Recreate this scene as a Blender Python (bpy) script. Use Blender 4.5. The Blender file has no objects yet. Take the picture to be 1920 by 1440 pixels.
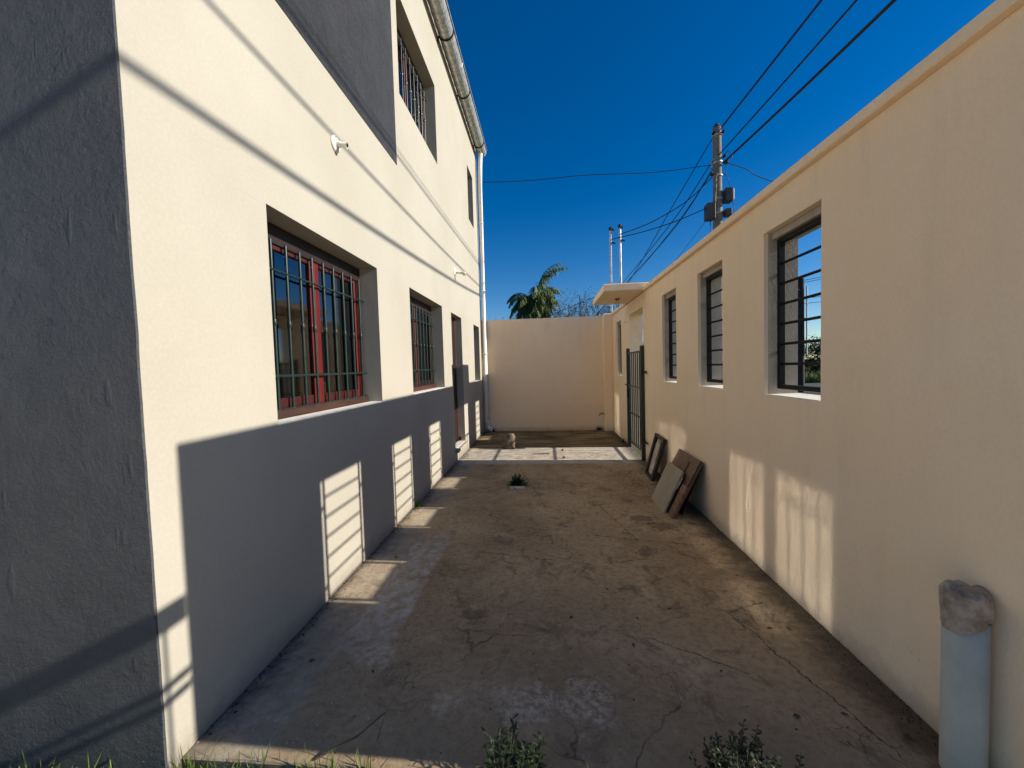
import bpy, math, random
from mathutils import Vector, Matrix
random.seed(7)
PI = math.pi
scene = bpy.context.scene
col = scene.collection

# ------------------------------------------------------------------ camera
cd = bpy.data.cameras.new("camera")
cd.sensor_width = 36.0
cd.lens = 36.0 * 730.0 / 1920.0
cd.clip_start = 0.02
cd.clip_end = 3000.0
cam = bpy.data.objects.new("camera", cd)
col.objects.link(cam)
CR = Matrix(((0.99598513, 0.08454925, -0.02941163),
             (0.02570979, 0.04454369, 0.99867656),
             (0.08574746, -0.99542317, 0.04219111)))
cam.matrix_world = Matrix.Translation((1.52, 0.0, 1.55)) @ CR.transposed().to_4x4()
scene.camera = cam

# ------------------------------------------------------------------ light
SUN = Vector((1.0, -0.026, 0.476)).normalized()          # towards the sun
w = bpy.data.worlds.new("World"); scene.world = w
w.use_nodes = True
wt = w.node_tree; wt.nodes.clear()
sky = wt.nodes.new("ShaderNodeTexSky"); sky.sky_type = 'NISHITA'
sky.sun_disc = False
sky.sun_elevation = math.asin(SUN.z)
sky.sun_rotation = math.atan2(SUN.x, SUN.y)
sky.altitude = 900.0
sky.air_density = 1.0
sky.dust_density = 0.35
sky.ozone_density = 3.2
hs = wt.nodes.new("ShaderNodeHueSaturation"); hs.inputs['Saturation'].default_value = 1.42; hs.inputs['Hue'].default_value = 0.507
bg = wt.nodes.new("ShaderNodeBackground"); bg.inputs['Strength'].default_value = 0.075
wo = wt.nodes.new("ShaderNodeOutputWorld")
wt.links.new(sky.outputs[0], hs.inputs['Color']); wt.links.new(hs.outputs[0], bg.inputs[0])
wt.links.new(bg.outputs[0], wo.inputs[0])
sl = bpy.data.lights.new("sun", 'SUN'); sl.energy = 5.0; sl.angle = math.radians(0.53)
sl.color = (1.0, 0.93, 0.82)
so = bpy.data.objects.new("sun", sl); col.objects.link(so)
so.rotation_euler = (-SUN).to_track_quat('-Z', 'Y').to_euler()
so.location = (20, -1, 12)
scene.view_settings.view_transform = 'Standard'
scene.view_settings.look = 'None'
scene.view_settings.exposure = 0.631
scene.view_settings.gamma = 1.0
scene.view_settings.use_curve_mapping = False
scene.cycles.use_denoising = True
scene.cycles.max_bounces = 10
scene.cycles.diffuse_bounces = 6
scene.cycles.transparent_max_bounces = 12
scene.cycles.sample_clamp_indirect = 0.0
scene.cycles.blur_glossy = 0.0
scene.cycles.caustics_reflective = True        # the sun mirrored by the house windows onto the low wall
scene.cycles.use_guiding = True
scene.cycles.use_surface_guiding = True
scene.cycles.guiding_training_samples = 128

# ------------------------------------------------------------------ material helpers
class Mat:
    def __init__(self, name, color=(0.5, 0.5, 0.5), rough=0.8, metal=0.0, spec=0.4):
        self.m = bpy.data.materials.new(name); self.m.use_nodes = True
        self.t = self.m.node_tree
        self.b = self.t.nodes['Principled BSDF']
        self.b.inputs['Base Color'].default_value = (*color, 1)
        self.b.inputs['Roughness'].default_value = rough
        self.b.inputs['Metallic'].default_value = metal
        self.b.inputs['Specular IOR Level'].default_value = spec
        self._pos = None
    def link(self, v, sock):
        if hasattr(v, 'is_output') or isinstance(v, bpy.types.NodeSocket):
            self.t.links.new(v, sock)
        else:
            if isinstance(v, (tuple, list)) and len(v) == 3 and sock.type == 'RGBA': v = (*v, 1)
            sock.default_value = v
    def pos(self):
        if self._pos is None:
            g = self.t.nodes.new('ShaderNodeNewGeometry'); self._pos = g.outputs['Position']
        return self._pos
    def obj(self):
        g = self.t.nodes.new('ShaderNodeTexCoord'); return g.outputs['Object']
    def xyz(self, v=None):
        s = self.t.nodes.new('ShaderNodeSeparateXYZ'); self.link(v or self.pos(), s.inputs[0])
        return s.outputs[0], s.outputs[1], s.outputs[2]
    def comb(self, x, y, z):
        s = self.t.nodes.new('ShaderNodeCombineXYZ')
        for i, v in enumerate((x, y, z)): self.link(v, s.inputs[i])
        return s.outputs[0]
    def math(self, op, a, b=0.0, c=0.0, clamp=False):
        n = self.t.nodes.new('ShaderNodeMath'); n.operation = op; n.use_clamp = clamp
        for i, v in enumerate((a, b, c)): self.link(v, n.inputs[i])
        return n.outputs[0]
    def vscale(self, v, s):
        n = self.t.nodes.new('ShaderNodeMapping'); self.link(v, n.inputs['Vector']); n.inputs['Scale'].default_value = s
        return n.outputs[0]
    def noise(self, scale, detail=4, rough=0.55, vec=None, dist=0.0):
        n = self.t.nodes.new('ShaderNodeTexNoise')
        self.link(vec or self.pos(), n.inputs['Vector'])
        n.inputs['Scale'].default_value = scale; n.inputs['Detail'].default_value = detail
        n.inputs['Roughness'].default_value = rough; n.inputs['Distortion'].default_value = dist
        return n.outputs[0]
    def voro(self, scale, feature='DISTANCE_TO_EDGE', vec=None, rand=1.0):
        n = self.t.nodes.new('ShaderNodeTexVoronoi'); n.feature = feature
        self.link(vec or self.pos(), n.inputs['Vector']); n.inputs['Scale'].default_value = scale
        n.inputs['Randomness'].default_value = rand
        return n.outputs['Distance']
    def step(self, v, a, b, lo=0.0, hi=1.0):
        n = self.t.nodes.new('ShaderNodeMapRange'); n.interpolation_type = 'SMOOTHSTEP'
        self.link(v, n.inputs[0])
        for i, q in enumerate((a, b, lo, hi)): n.inputs[i + 1].default_value = q
        return n.outputs[0]
    def mix(self, f, a, b):
        n = self.t.nodes.new('ShaderNodeMix'); n.data_type = 'RGBA'
        self.link(f, n.inputs[0]); self.link(a, n.inputs[6]); self.link(b, n.inputs[7])
        return n.outputs[2]
    def color(self, v): self.link(v, self.b.inputs['Base Color'])
    def rough(self, v): self.link(v, self.b.inputs['Roughness'])
    def bump(self, h, strength=0.3, dist=0.01, prev=None):
        n = self.t.nodes.new('ShaderNodeBump'); self.link(h, n.inputs['Height'])
        n.inputs['Strength'].default_value = strength; n.inputs['Distance'].default_value = dist
        if prev is not None: self.t.links.new(prev, n.inputs['Normal'])
        self.t.links.new(n.outputs[0], self.b.inputs['Normal'])
        return n.outputs[0]

def simple(name, c, rough=0.7, metal=0.0, var=0.25, scale=9.0, bump=0.0, spec=0.4):
    m = Mat(name, c, rough, metal, spec)
    n = m.noise(scale, 5, 0.6)
    lo = tuple(x * (1 - var) for x in c); hi = tuple(min(1, x * (1 + var)) for x in c)
    m.color(m.mix(m.step(n, 0.3, 0.7), lo, hi))
    if bump: m.bump(m.noise(scale * 8, 4), bump, 0.004)
    return m.m

# plaster of the tall house: smooth pale cream
def mk_cream():
    m = Mat("cream_plaster", (0.78, 0.73, 0.62), 0.82, spec=0.25)
    x, y, z = m.xyz()
    big = m.noise(0.9, 4, 0.6)
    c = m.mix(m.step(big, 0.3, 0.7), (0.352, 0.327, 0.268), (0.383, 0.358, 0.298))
    fine = m.noise(60, 3, 0.6)
    c = m.mix(m.math('MULTIPLY', m.step(fine, 0.35, 0.75), 0.10), c, (0.62, 0.56, 0.46))
    # grime and scuffs near the ground
    low = m.step(m.math('ADD', z, m.math('MULTIPLY', m.noise(7, 6, 0.75), 0.24)), 0.10, 0.28, 1.0, 0.0)
    c = m.mix(m.math('MULTIPLY', low, 0.6), c, (0.22, 0.19, 0.15))
    chips = m.step(m.noise(24, 6, 0.7), 0.63, 0.66)
    c = m.mix(m.math('MULTIPLY', chips, m.step(z, 0.0, 0.09, 1.0, 0.0)), c, (0.12, 0.11, 0.10))
    dots = m.step(m.voro(3.3, 'F1'), 0.005, 0.010, 1.0, 0.0)
    c = m.mix(m.math('MULTIPLY', dots, 0.55), c, (0.16, 0.13, 0.10))
    drip = m.math('MULTIPLY', m.step(m.noise(10, 6, 0.7, m.vscale(m.pos(), (1, 1.0, 0.10))), 0.55, 0.75), m.step(m.noise(0.8, 3), 0.45, 0.6))
    c = m.mix(m.math('MULTIPLY', drip, 0.10), c, (0.36, 0.31, 0.24))
    # hairline crack running from the lower window's corner
    dz = m.math('SUBTRACT', z, m.math('ADD', 2.49, m.math('MULTIPLY', m.math('SUBTRACT', m.noise(9, 5, 0.7), 0.5), 0.05)))
    line = m.step(m.math('ABSOLUTE', dz), 0.0008, 0.003, 1.0, 0.0)
    line = m.math('MULTIPLY', line, m.math('MULTIPLY', m.step(y, 1.72, 1.80), m.step(y, 2.08, 2.09, 1.0, 0.0)))
    c = m.mix(m.math('MULTIPLY', line, 0.35), c, (0.35, 0.30, 0.24))
    m.color(c)
    b1 = m.bump(m.noise(2.2, 3, 0.5), 0.35, 0.02)
    m.bump(m.noise(95, 3, 0.6), 0.22, 0.003, b1)
    return m.m

# paint of the low boundary walls: sandy peach with roller stipple
def mk_sand():
    m = Mat("sand_paint", (0.70, 0.56, 0.40), 0.85, spec=0.2)
    x, y, z = m.xyz()
    big = m.noise(0.8, 5, 0.6)
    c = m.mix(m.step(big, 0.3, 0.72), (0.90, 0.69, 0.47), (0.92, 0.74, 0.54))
    streak = m.noise(3.0, 5, 0.6, m.vscale(m.pos(), (1, 2.2, 0.35)))
    c = m.mix(m.math('MULTIPLY', m.step(streak, 0.45, 0.8), 0.22), c, (0.68, 0.54, 0.38))
    fine = m.noise(75, 3, 0.6)
    c = m.mix(m.math('MULTIPLY', m.step(fine, 0.4, 0.75), 0.14), c, (0.60, 0.48, 0.34))
    run = m.noise(9, 6, 0.7, m.vscale(m.pos(), (1, 1.0, 0.10)))
    run = m.math('MULTIPLY', m.step(run, 0.52, 0.72), m.step(z, 1.9, 2.7))
    c = m.mix(m.math('MULTIPLY', run, 0.16), c, (0.40, 0.32, 0.23))
    dots = m.step(m.voro(3.1, 'F1'), 0.006, 0.011, 1.0, 0.0)
    c = m.mix(m.math('MULTIPLY', dots, 0.6), c, (0.12, 0.09, 0.06))
    low = m.step(m.math('ADD', z, m.math('MULTIPLY', m.noise(5, 6, 0.75), 0.22)), 0.10, 0.26, 1.0, 0.0)
    c = m.mix(m.math('MULTIPLY', low, 0.5), c, (0.34, 0.26, 0.18))
    # scuffs: short slanted dark rubs low on the long wall
    sc = m.noise(3.2, 6, 0.75, m.vscale(m.pos(), (1, 1.0, 3.2)))
    sc = m.math('MULTIPLY', m.step(sc, 0.66, 0.70), m.step(z, 0.2, 0.6, 1.0, 0.0))
    c = m.mix(m.math('MULTIPLY', sc, 0.45), c, (0.25, 0.20, 0.14))
    chips = m.math('MULTIPLY', m.step(m.noise(20, 6, 0.7), 0.64, 0.67), m.step(z, 0.0, 0.08, 1.0, 0.0))
    c = m.mix(chips, c, (0.10, 0.085, 0.07))
    m.color(c)
    b1 = m.bump(m.noise(1.6, 4, 0.5), 0.5, 0.03)
    m.bump(m.noise(85, 3, 0.65, m.vscale(m.pos(), (1, 1, 0.6))), 0.35, 0.004, b1)
    return m.m

# thick dark grey textured paint, toned lighter for the shaded wall, darker in sun
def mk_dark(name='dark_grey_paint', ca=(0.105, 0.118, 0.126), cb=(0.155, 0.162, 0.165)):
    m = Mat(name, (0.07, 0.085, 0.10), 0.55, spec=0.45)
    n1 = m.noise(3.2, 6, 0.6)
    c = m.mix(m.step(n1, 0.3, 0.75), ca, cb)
    x, y, z = m.xyz()
    worn = m.math('MULTIPLY', m.step(m.noise(11, 7, 0.75), 0.55, 0.72), m.step(z, 0.05, 0.7, 1.0, 0.0))
    c = m.mix(m.math('MULTIPLY', worn, 0.55), c, (0.24, 0.235, 0.21))
    specks = m.step(m.noise(60, 2, 0.5), 0.76, 0.79)
    c = m.mix(m.math('MULTIPLY', specks, 0.6), c, (0.4, 0.42, 0.42))
    m.color(c)
    b0 = m.bump(m.noise(4.5, 5, 0.6, None, 0.1), 0.8, 0.07)
    ridg = m.noise(8, 6, 0.75, m.vscale(m.pos(), (1.4, 1.4, 0.6)), 0.4)
    b1 = m.bump(m.step(ridg, 0.54, 0.60), 0.4, 0.010, b0)
    b2 = m.bump(m.noise(42, 6, 0.78), 1.0, 0.034, b1)
    drip = m.step(m.noise(16, 2, 0.4, m.vscale(m.pos(), (1, 1, 0.22))), 0.70, 0.76)
    b3 = m.bump(drip, 0.7, 0.014, b2)
    m.bump(m.step(m.noise(19, 4, 0.6, None, 0.3), 0.60, 0.70), 0.35, 0.014, b3)
    return m.m

def mk_concrete():
    m = Mat("worn_concrete", (0.1, 0.085, 0.07), 0.85, spec=0.3)
    x, y, z = m.xyz()
    warp = m.noise(1.3, 4, 0.6)
    c = m.mix(m.step(m.noise(0.75, 6, 0.62, None, 0.5), 0.32, 0.68), (0.31, 0.215, 0.115), (0.52, 0.375, 0.21))
    c = m.mix(m.math('MULTIPLY', m.step(m.noise(2.6, 7, 0.7, None, 0.4), 0.48, 0.74), 0.6), c, (0.62, 0.48, 0.30))
    c = m.mix(m.math('MULTIPLY', m.step(m.noise(4.3, 8, 0.76, None, 0.8), 0.51, 0.65), 0.70), c, (0.13, 0.085, 0.045))
    c = m.mix(m.math('MULTIPLY', m.step(m.noise(26, 8, 0.8), 0.46, 0.60), 0.45), c, (0.13, 0.09, 0.055))
    c = m.mix(m.math('MULTIPLY', m.step(m.noise(17, 8, 0.8, None, 0.5), 0.56, 0.68), 0.5), c, (0.62, 0.52, 0.38))
    # greyer towards the street end
    c = m.mix(m.math('MULTIPLY', m.step(m.math('ADD', y, m.math('MULTIPLY', warp, 1.2)), 1.8, 3.4, 1.0, 0.0), 0.45), c, (0.23, 0.19, 0.14))
    # damp mossy brown yard beyond the sunlit strip
    far = m.step(y, 7.30, 7.42)
    damp = m.mix(m.step(m.noise(2.3, 7, 0.7, m.vscale(m.pos(), (0.45, 2.2, 1))), 0.42, 0.62), (0.10, 0.065, 0.032), (0.30, 0.225, 0.13))
    c = m.mix(far, c, damp)
    # sunlit strip in front of the gate, sunlight painted in as paler colour
    st = m.math('MULTIPLY', m.step(y, 6.10, 6.24), m.step(y, 7.34, 7.44, 1.0, 0.0))
    stc = m.mix(m.step(m.noise(6, 7, 0.7), 0.35, 0.65), (0.36, 0.31, 0.245), (0.56, 0.50, 0.41))
    c = m.mix(st, c, stc)
    # pale cement kerbing along the house
    kw = m.math('ADD', x, m.math('MULTIPLY', m.math('SUBTRACT', warp, 0.5), 0.10))
    kerb = m.math('MULTIPLY', m.step(kw, 0.31, 0.35, 1.0, 0.0), m.step(y, 6.0, 6.2, 1.0, 0.0))
    c = m.mix(m.math('MULTIPLY', kerb, 0.5), c, m.mix(m.step(m.noise(7, 6, 0.7), 0.35, 0.65), (0.23, 0.205, 0.165), (0.42, 0.385, 0.32)))
    # repaired trench: rough light cement strip
    wx = m.math('ADD', x, m.math('MULTIPLY', m.math('SUBTRACT', m.noise(6, 6, 0.7), 0.5), 0.16))
    tr = m.math('MULTIPLY', m.math('MULTIPLY', m.step(wx, 0.31, 0.335), m.step(wx, 0.60, 0.63, 1.0, 0.0)),
                m.math('MULTIPLY', m.step(m.math('ADD', y, m.math('MULTIPLY', m.noise(5, 6, 0.7), 0.9)), 2.25, 2.75), m.step(y, 3.2, 3.7, 1.0, 0.0)))
    trn = m.math('MULTIPLY', tr, m.step(m.noise(11, 8, 0.75), 0.40, 0.62, 0.15, 0.9))
    c = m.mix(trn, c, (0.50, 0.46, 0.40))
    # round pale scabs close to the camera
    def blot(cx, cy, r, soft, n=None, s=1.0):
        d = m.math('SQRT', m.math('ADD', m.math('POWER', m.math('SUBTRACT', x, cx), 2.0), m.math('POWER', m.math('MULTIPLY', m.math('SUBTRACT', y, cy), s), 2.0)))
        d = m.math('ADD', d, m.math('MULTIPLY', m.math('SUBTRACT', m.noise(6, 7, 0.75), 0.5), 0.50))
        return m.step(d, r - soft, r + soft, 1.0, 0.0)
    grit = m.step(m.noise(30, 6, 0.75), 0.42, 0.60)
    for (bx, by, br) in ((1.38, 1.72, 0.12), (1.66, 1.76, 0.13), (1.02, 1.70, 0.05), (0.55, 2.02, 0.10)):
        c = m.mix(m.math('MULTIPLY', m.math('MULTIPLY', blot(bx, by, br, 0.05), grit), 0.6), c, (0.58, 0.50, 0.40))
    for (bx, by, br, s) in ((2.57, 3.75, 0.13, 1.3), (2.36, 3.22, 0.07, 1.0), (2.45, 3.95, 0.10, 1.5), (1.0, 2.35, 0.08, 1.0)):
        c = m.mix(m.math('MULTIPLY', blot(bx, by, br, 0.03, s=s), 0.55), c, (0.055, 0.036, 0.026))
    # a ring-shaped crust
    rr = m.math('SQRT', m.math('ADD', m.math('POWER', m.math('SUBTRACT', x, 1.66), 2.0), m.math('POWER', m.math('SUBTRACT', y, 1.76), 2.0)))
    ring = m.step(m.math('ABSOLUTE', m.math('SUBTRACT', rr, m.math('ADD', 0.12, m.math('MULTIPLY', m.noise(8, 3), 0.04)))), 0.003, 0.012, 1.0, 0.0)
    c = m.mix(m.math('MULTIPLY', m.math('MULTIPLY', ring, grit), 0.5), c, (0.06, 0.05, 0.045))
    # cracks: long one on the right + a few short ones + fine map cracking
    def seg(x0, y0, x1, y1, wd=0.004):
        dx, dy = x1 - x0, y1 - y0; L = math.hypot(dx, dy)
        nx, ny = -dy / L, dx / L
        jit = m.math('MULTIPLY', m.math('SUBTRACT', m.noise(7, 5, 0.7), 0.5), 0.10)
        d = m.math('ADD', m.math('ADD', m.math('MULTIPLY', m.math('SUBTRACT', x, x0), nx), m.math('MULTIPLY', m.math('SUBTRACT', y, y0), ny)), jit)
        tpar = m.math('ADD', m.math('MULTIPLY', m.math('SUBTRACT', x, x0), dx / L), m.math('MULTIPLY', m.math('SUBTRACT', y, y0), dy / L))
        a = m.step(m.math('ABSOLUTE', d), wd * 0.4, wd * 1.3, 1.0, 0.0)
        return m.math('MULTIPLY', a, m.math('MULTIPLY', m.step(tpar, 0.0, 0.02), m.step(tpar, L - 0.02, L, 1.0, 0.0)))
    cr = seg(2.60, 2.46, 2.86, 1.55)
    for s in ((2.60, 2.46, 2.88, 2.56), (2.05, 2.2, 2.5, 1.95), (1.85, 3.55, 2.75, 3.35), (0.9, 3.2, 1.9, 3.0), (2.0, 4.6, 2.3, 3.4), (1.1, 5.9, 1.5, 4.2)):
        cr = m.math('MAXIMUM', cr, seg(*s))
    wv = m.t.nodes.new('ShaderNodeVectorMath'); wv.operation = 'MULTIPLY_ADD'
    nz = m.t.nodes.new('ShaderNodeTexNoise'); m.link(m.pos(), nz.inputs['Vector']); nz.inputs['Scale'].default_value = 2.5; nz.inputs['Detail'].default_value = 5
    m.t.links.new(nz.outputs['Color'], wv.inputs[0]); wv.inputs[1].default_value = (0.5, 0.5, 0.5); m.t.links.new(m.pos(), wv.inputs[2])
    mc = m.math('MULTIPLY', m.step(m.voro(1.6, vec=wv.outputs[0]), 0.002, 0.011, 1.0, 0.0), m.step(m.noise(1.1, 3), 0.50, 0.60))
    m2 = m.math('MULTIPLY', m.step(m.voro(5.5, vec=wv.outputs[0]), 0.004, 0.02, 1.0, 0.0), m.step(m.noise(1.7, 3), 0.56, 0.66))
    cr = m.math('MAXIMUM', cr, m.math('MAXIMUM', m.math('MULTIPLY', mc, 0.7), m.math('MULTIPLY', m2, 0.55)))
    c = m.mix(m.math('MULTIPLY', cr, 0.8), c, (0.035, 0.025, 0.018))
    # dirt collected along the foot of the walls
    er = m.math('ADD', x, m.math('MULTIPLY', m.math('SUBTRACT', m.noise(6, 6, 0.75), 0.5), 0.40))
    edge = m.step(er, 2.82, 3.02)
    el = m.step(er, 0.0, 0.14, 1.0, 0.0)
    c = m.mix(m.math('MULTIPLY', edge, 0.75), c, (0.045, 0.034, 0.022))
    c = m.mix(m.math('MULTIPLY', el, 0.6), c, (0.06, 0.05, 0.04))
    # paint drips and specks
    sp = m.step(m.voro(22, 'F1'), 0.045, 0.07, 1.0, 0.0)
    sp = m.math('MULTIPLY', sp, m.step(m.noise(2.1, 3), 0.55, 0.62))
    c = m.mix(sp, c, (0.5, 0.47, 0.42))
    pits = m.math('MULTIPLY', m.step(m.voro(13, 'F1'), 0.05, 0.09, 1.0, 0.0), m.step(m.noise(3.3, 3), 0.5, 0.62))
    c = m.mix(m.math('MULTIPLY', pits, 0.75), c, (0.03, 0.022, 0.015))
    m.color(c)
    m.rough(m.step(m.noise(3, 4), 0.3, 0.7, 0.7, 0.95))
    b0 = m.bump(m.noise(1.2, 3, 0.5), 0.5, 0.04)
    b1 = m.bump(m.noise(14, 8, 0.75), 0.5, 0.014, b0)
    h = m.math('SUBTRACT', m.math('MULTIPLY', trn, m.noise(45, 5, 0.7)), cr)
    m.bump(h, 0.5, 0.010, b1)
    return m.m

def mk_ground():
    m = Mat("lawn_and_soil", (0.06, 0.07, 0.025), 0.95, spec=0.1)
    c = m.mix(m.step(m.noise(0.35, 6, 0.65), 0.35, 0.65), (0.045, 0.075, 0.018), (0.13, 0.135, 0.045))
    c = m.mix(m.math('MULTIPLY', m.step(m.noise(6, 7, 0.7), 0.5, 0.66), 0.7), c, (0.10, 0.075, 0.045))
    m.color(c); m.bump(m.noise(20, 6, 0.7), 0.8, 0.05)
    return m.m

def mk_wood(name, a, b, scale=14.0, axis=(1, 1, 0.12), rough=0.6):
    m = Mat(name, a, rough)
    v = m.vscale(m.obj(), axis)
    c = m.mix(m.step(m.noise(scale, 6, 0.65, v, 0.7), 0.35, 0.65), a, b)
    c = m.mix(m.math('MULTIPLY', m.step(m.noise(scale * 4, 4, 0.6, v), 0.55, 0.7), 0.5), c, tuple(q * 0.5 for q in a))
    m.color(c); m.bump(m.noise(scale * 4, 4, 0.6, v), 0.25, 0.002)
    return m.m

def mk_glass():
    m = bpy.data.materials.new("window_glass"); m.use_nodes = True
    t = m.node_tree; t.nodes.clear()
    o = t.nodes.new('ShaderNodeOutputMaterial'); mx = t.nodes.new('ShaderNodeMixShader')
    fr = t.nodes.new('ShaderNodeFresnel'); fr.inputs[0].default_value = 2.25
    tr = t.nodes.new('ShaderNodeBsdfTransparent'); tr.inputs[0].default_value = (0.32, 0.35, 0.35, 1)
    gl = t.nodes.new('ShaderNodeBsdfGlossy'); gl.inputs['Roughness'].default_value = 0.050
    gl.inputs['Color'].default_value = (0.9, 0.93, 1, 1)
    t.links.new(fr.outputs[0], mx.inputs[0]); t.links.new(tr.outputs[0], mx.inputs[1]); t.links.new(gl.outputs[0], mx.inputs[2])
    t.links.new(mx.outputs[0], o.inputs[0])
    return m

def mk_leaf(name, a, b, scale=3.0, rough=0.55):
    m = Mat(name, a, rough, spec=0.35)
    m.color(m.mix(m.step(m.noise(scale, 4, 0.6), 0.35, 0.65), a, b))
    m.b.inputs['Transmission Weight'].default_value = 0.0
    return m.m

CREAM = mk_cream(); SAND = mk_sand(); DARK = mk_dark(); PANEL = mk_dark('dark_grey_paint_sunlit', (0.034, 0.035, 0.037), (0.052, 0.052, 0.055)); CONC = mk_concrete(); GROUND = mk_ground()  # PANEL is the same paint as DARK, darkened as its sunlit copy
SHADEPL = simple("rough_grey_plaster", (0.38, 0.33, 0.27), 0.9, var=0.12, scale=7, bump=0.6)
WHITEPL = simple("white_sill_plaster", (0.74, 0.70, 0.62), 0.85, var=0.10, scale=20, bump=0.5)
GREEN = simple("dark_green_enamel", (0.009, 0.022, 0.017), 0.32, var=0.3, scale=15, spec=0.6)
BLACK = simple("black_enamel", (0.006, 0.007, 0.007), 0.6, var=0.3, scale=15, spec=0.2)
RED = mk_wood("red_varnished_wood", (0.11, 0.004, 0.003), (0.07, 0.003, 0.002), rough=0.5)
MAROON = mk_wood("maroon_wood", (0.085, 0.018, 0.014), (0.055, 0.012, 0.010), rough=0.4)
DARKRED = mk_wood('dark_red_wood', (0.055, 0.006, 0.005), (0.030, 0.004, 0.004), rough=0.5)
BROWNW = mk_wood("weathered_brown_wood", (0.055, 0.018, 0.009), (0.025, 0.010, 0.006), 18, (1, 0.12, 1), 0.6)
BOARDW = mk_wood("brown_cabinet_board", (0.135, 0.070, 0.036), (0.20, 0.11, 0.06), 22, (1, 1, 0.08), 0.45)
DARKW = simple("dark_board_edge", (0.018, 0.010, 0.007), 0.5)
PALEB = simple("pale_beige_board", (0.36, 0.29, 0.20), 0.6, var=0.10, scale=5)
BURL = mk_wood("streaky_pink_brown_wood", (0.30, 0.17, 0.115), (0.13, 0.045, 0.018), 12, (0.5, 0.5, 1.4), 0.55)
GLASS = mk_glass()
ROOM = simple("dark_room_paint", (0.035, 0.028, 0.022), 0.9)
CURT = simple("brown_curtain_cloth", (0.07, 0.04, 0.03), 0.9)
GALV = simple("galvanised_steel", (0.42, 0.42, 0.40), 0.42, metal=0.55, var=0.35, scale=22, bump=0.3)
ROOFM = simple("grey_roof_sheet", (0.36, 0.40, 0.44), 0.45, metal=0.3, var=0.2, scale=3)
PVCW = simple("white_pvc", (0.74, 0.71, 0.64), 0.45, var=0.06)
PVCG = simple("grey_pvc", (0.47, 0.45, 0.37), 0.6, var=0.12, scale=5, spec=0.25)
BAG = Mat("crumpled_plastic", (0.33, 0.28, 0.25), 0.32, spec=0.6)
BAG.color(BAG.mix(BAG.step(BAG.noise(14, 6, 0.7), 0.4, 0.62), (0.20, 0.15, 0.11), (0.40, 0.33, 0.27))); BAG.bump(BAG.noise(22, 5, 0.6, None, 1.0), 0.8, 0.02); BAG = BAG.m
PORC = simple("white_porcelain", (0.72, 0.69, 0.62), 0.35, var=0.08)
CABLE = simple("black_cable_sheath", (0.012, 0.012, 0.014), 0.6)
POLEC = simple("grey_concrete_pole", (0.17, 0.155, 0.135), 0.85, var=0.3, scale=3, bump=0.1)
POLEW = simple("tarred_wood_pole", (0.03, 0.024, 0.018), 0.85, var=0.3, scale=8, bump=0.5)
METERB = simple("dark_grey_plastic_box", (0.03, 0.032, 0.035), 0.5)
METERG = simple("light_grey_plastic", (0.45, 0.45, 0.44), 0.5)
RUST = simple("rusty_wire", (0.10, 0.045, 0.02), 0.8)
STONE = simple("mossy_stone", (0.15, 0.115, 0.08), 0.9, var=0.5, scale=16, bump=1.0)
PALMG = mk_leaf("palm_leaflet", (0.07, 0.115, 0.028), (0.13, 0.165, 0.045), 1.5)
PALMD = mk_leaf("palm_dead_leaflet", (0.09, 0.065, 0.035), (0.05, 0.055, 0.02), 2)
BARK = simple("grey_bark", (0.10, 0.08, 0.06), 0.95, var=0.4, scale=14, bump=0.6)
LEAFD = mk_leaf("dark_leaf", (0.014, 0.028, 0.009), (0.032, 0.050, 0.014), 2)
LEAFW = mk_leaf("weed_leaf", (0.028, 0.055, 0.018), (0.060, 0.095, 0.028), 30)
LEAFO = mk_leaf("olive_leaf", (0.055, 0.065, 0.020), (0.11, 0.12, 0.035), 2)
GRASSM = mk_leaf("grass_blade", (0.07, 0.12, 0.020), (0.15, 0.19, 0.04), 40)
DRYM = simple("dry_leaf_litter", (0.09, 0.05, 0.028), 0.9)
PEB = simple("pale_gravel", (0.42, 0.38, 0.32), 0.8)
DIRT = simple("black_soil_crumbs", (0.025, 0.018, 0.012), 0.95)
ASPH = simple("asphalt", (0.05, 0.05, 0.052), 0.9, var=0.2, scale=30, bump=0.3)

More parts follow.
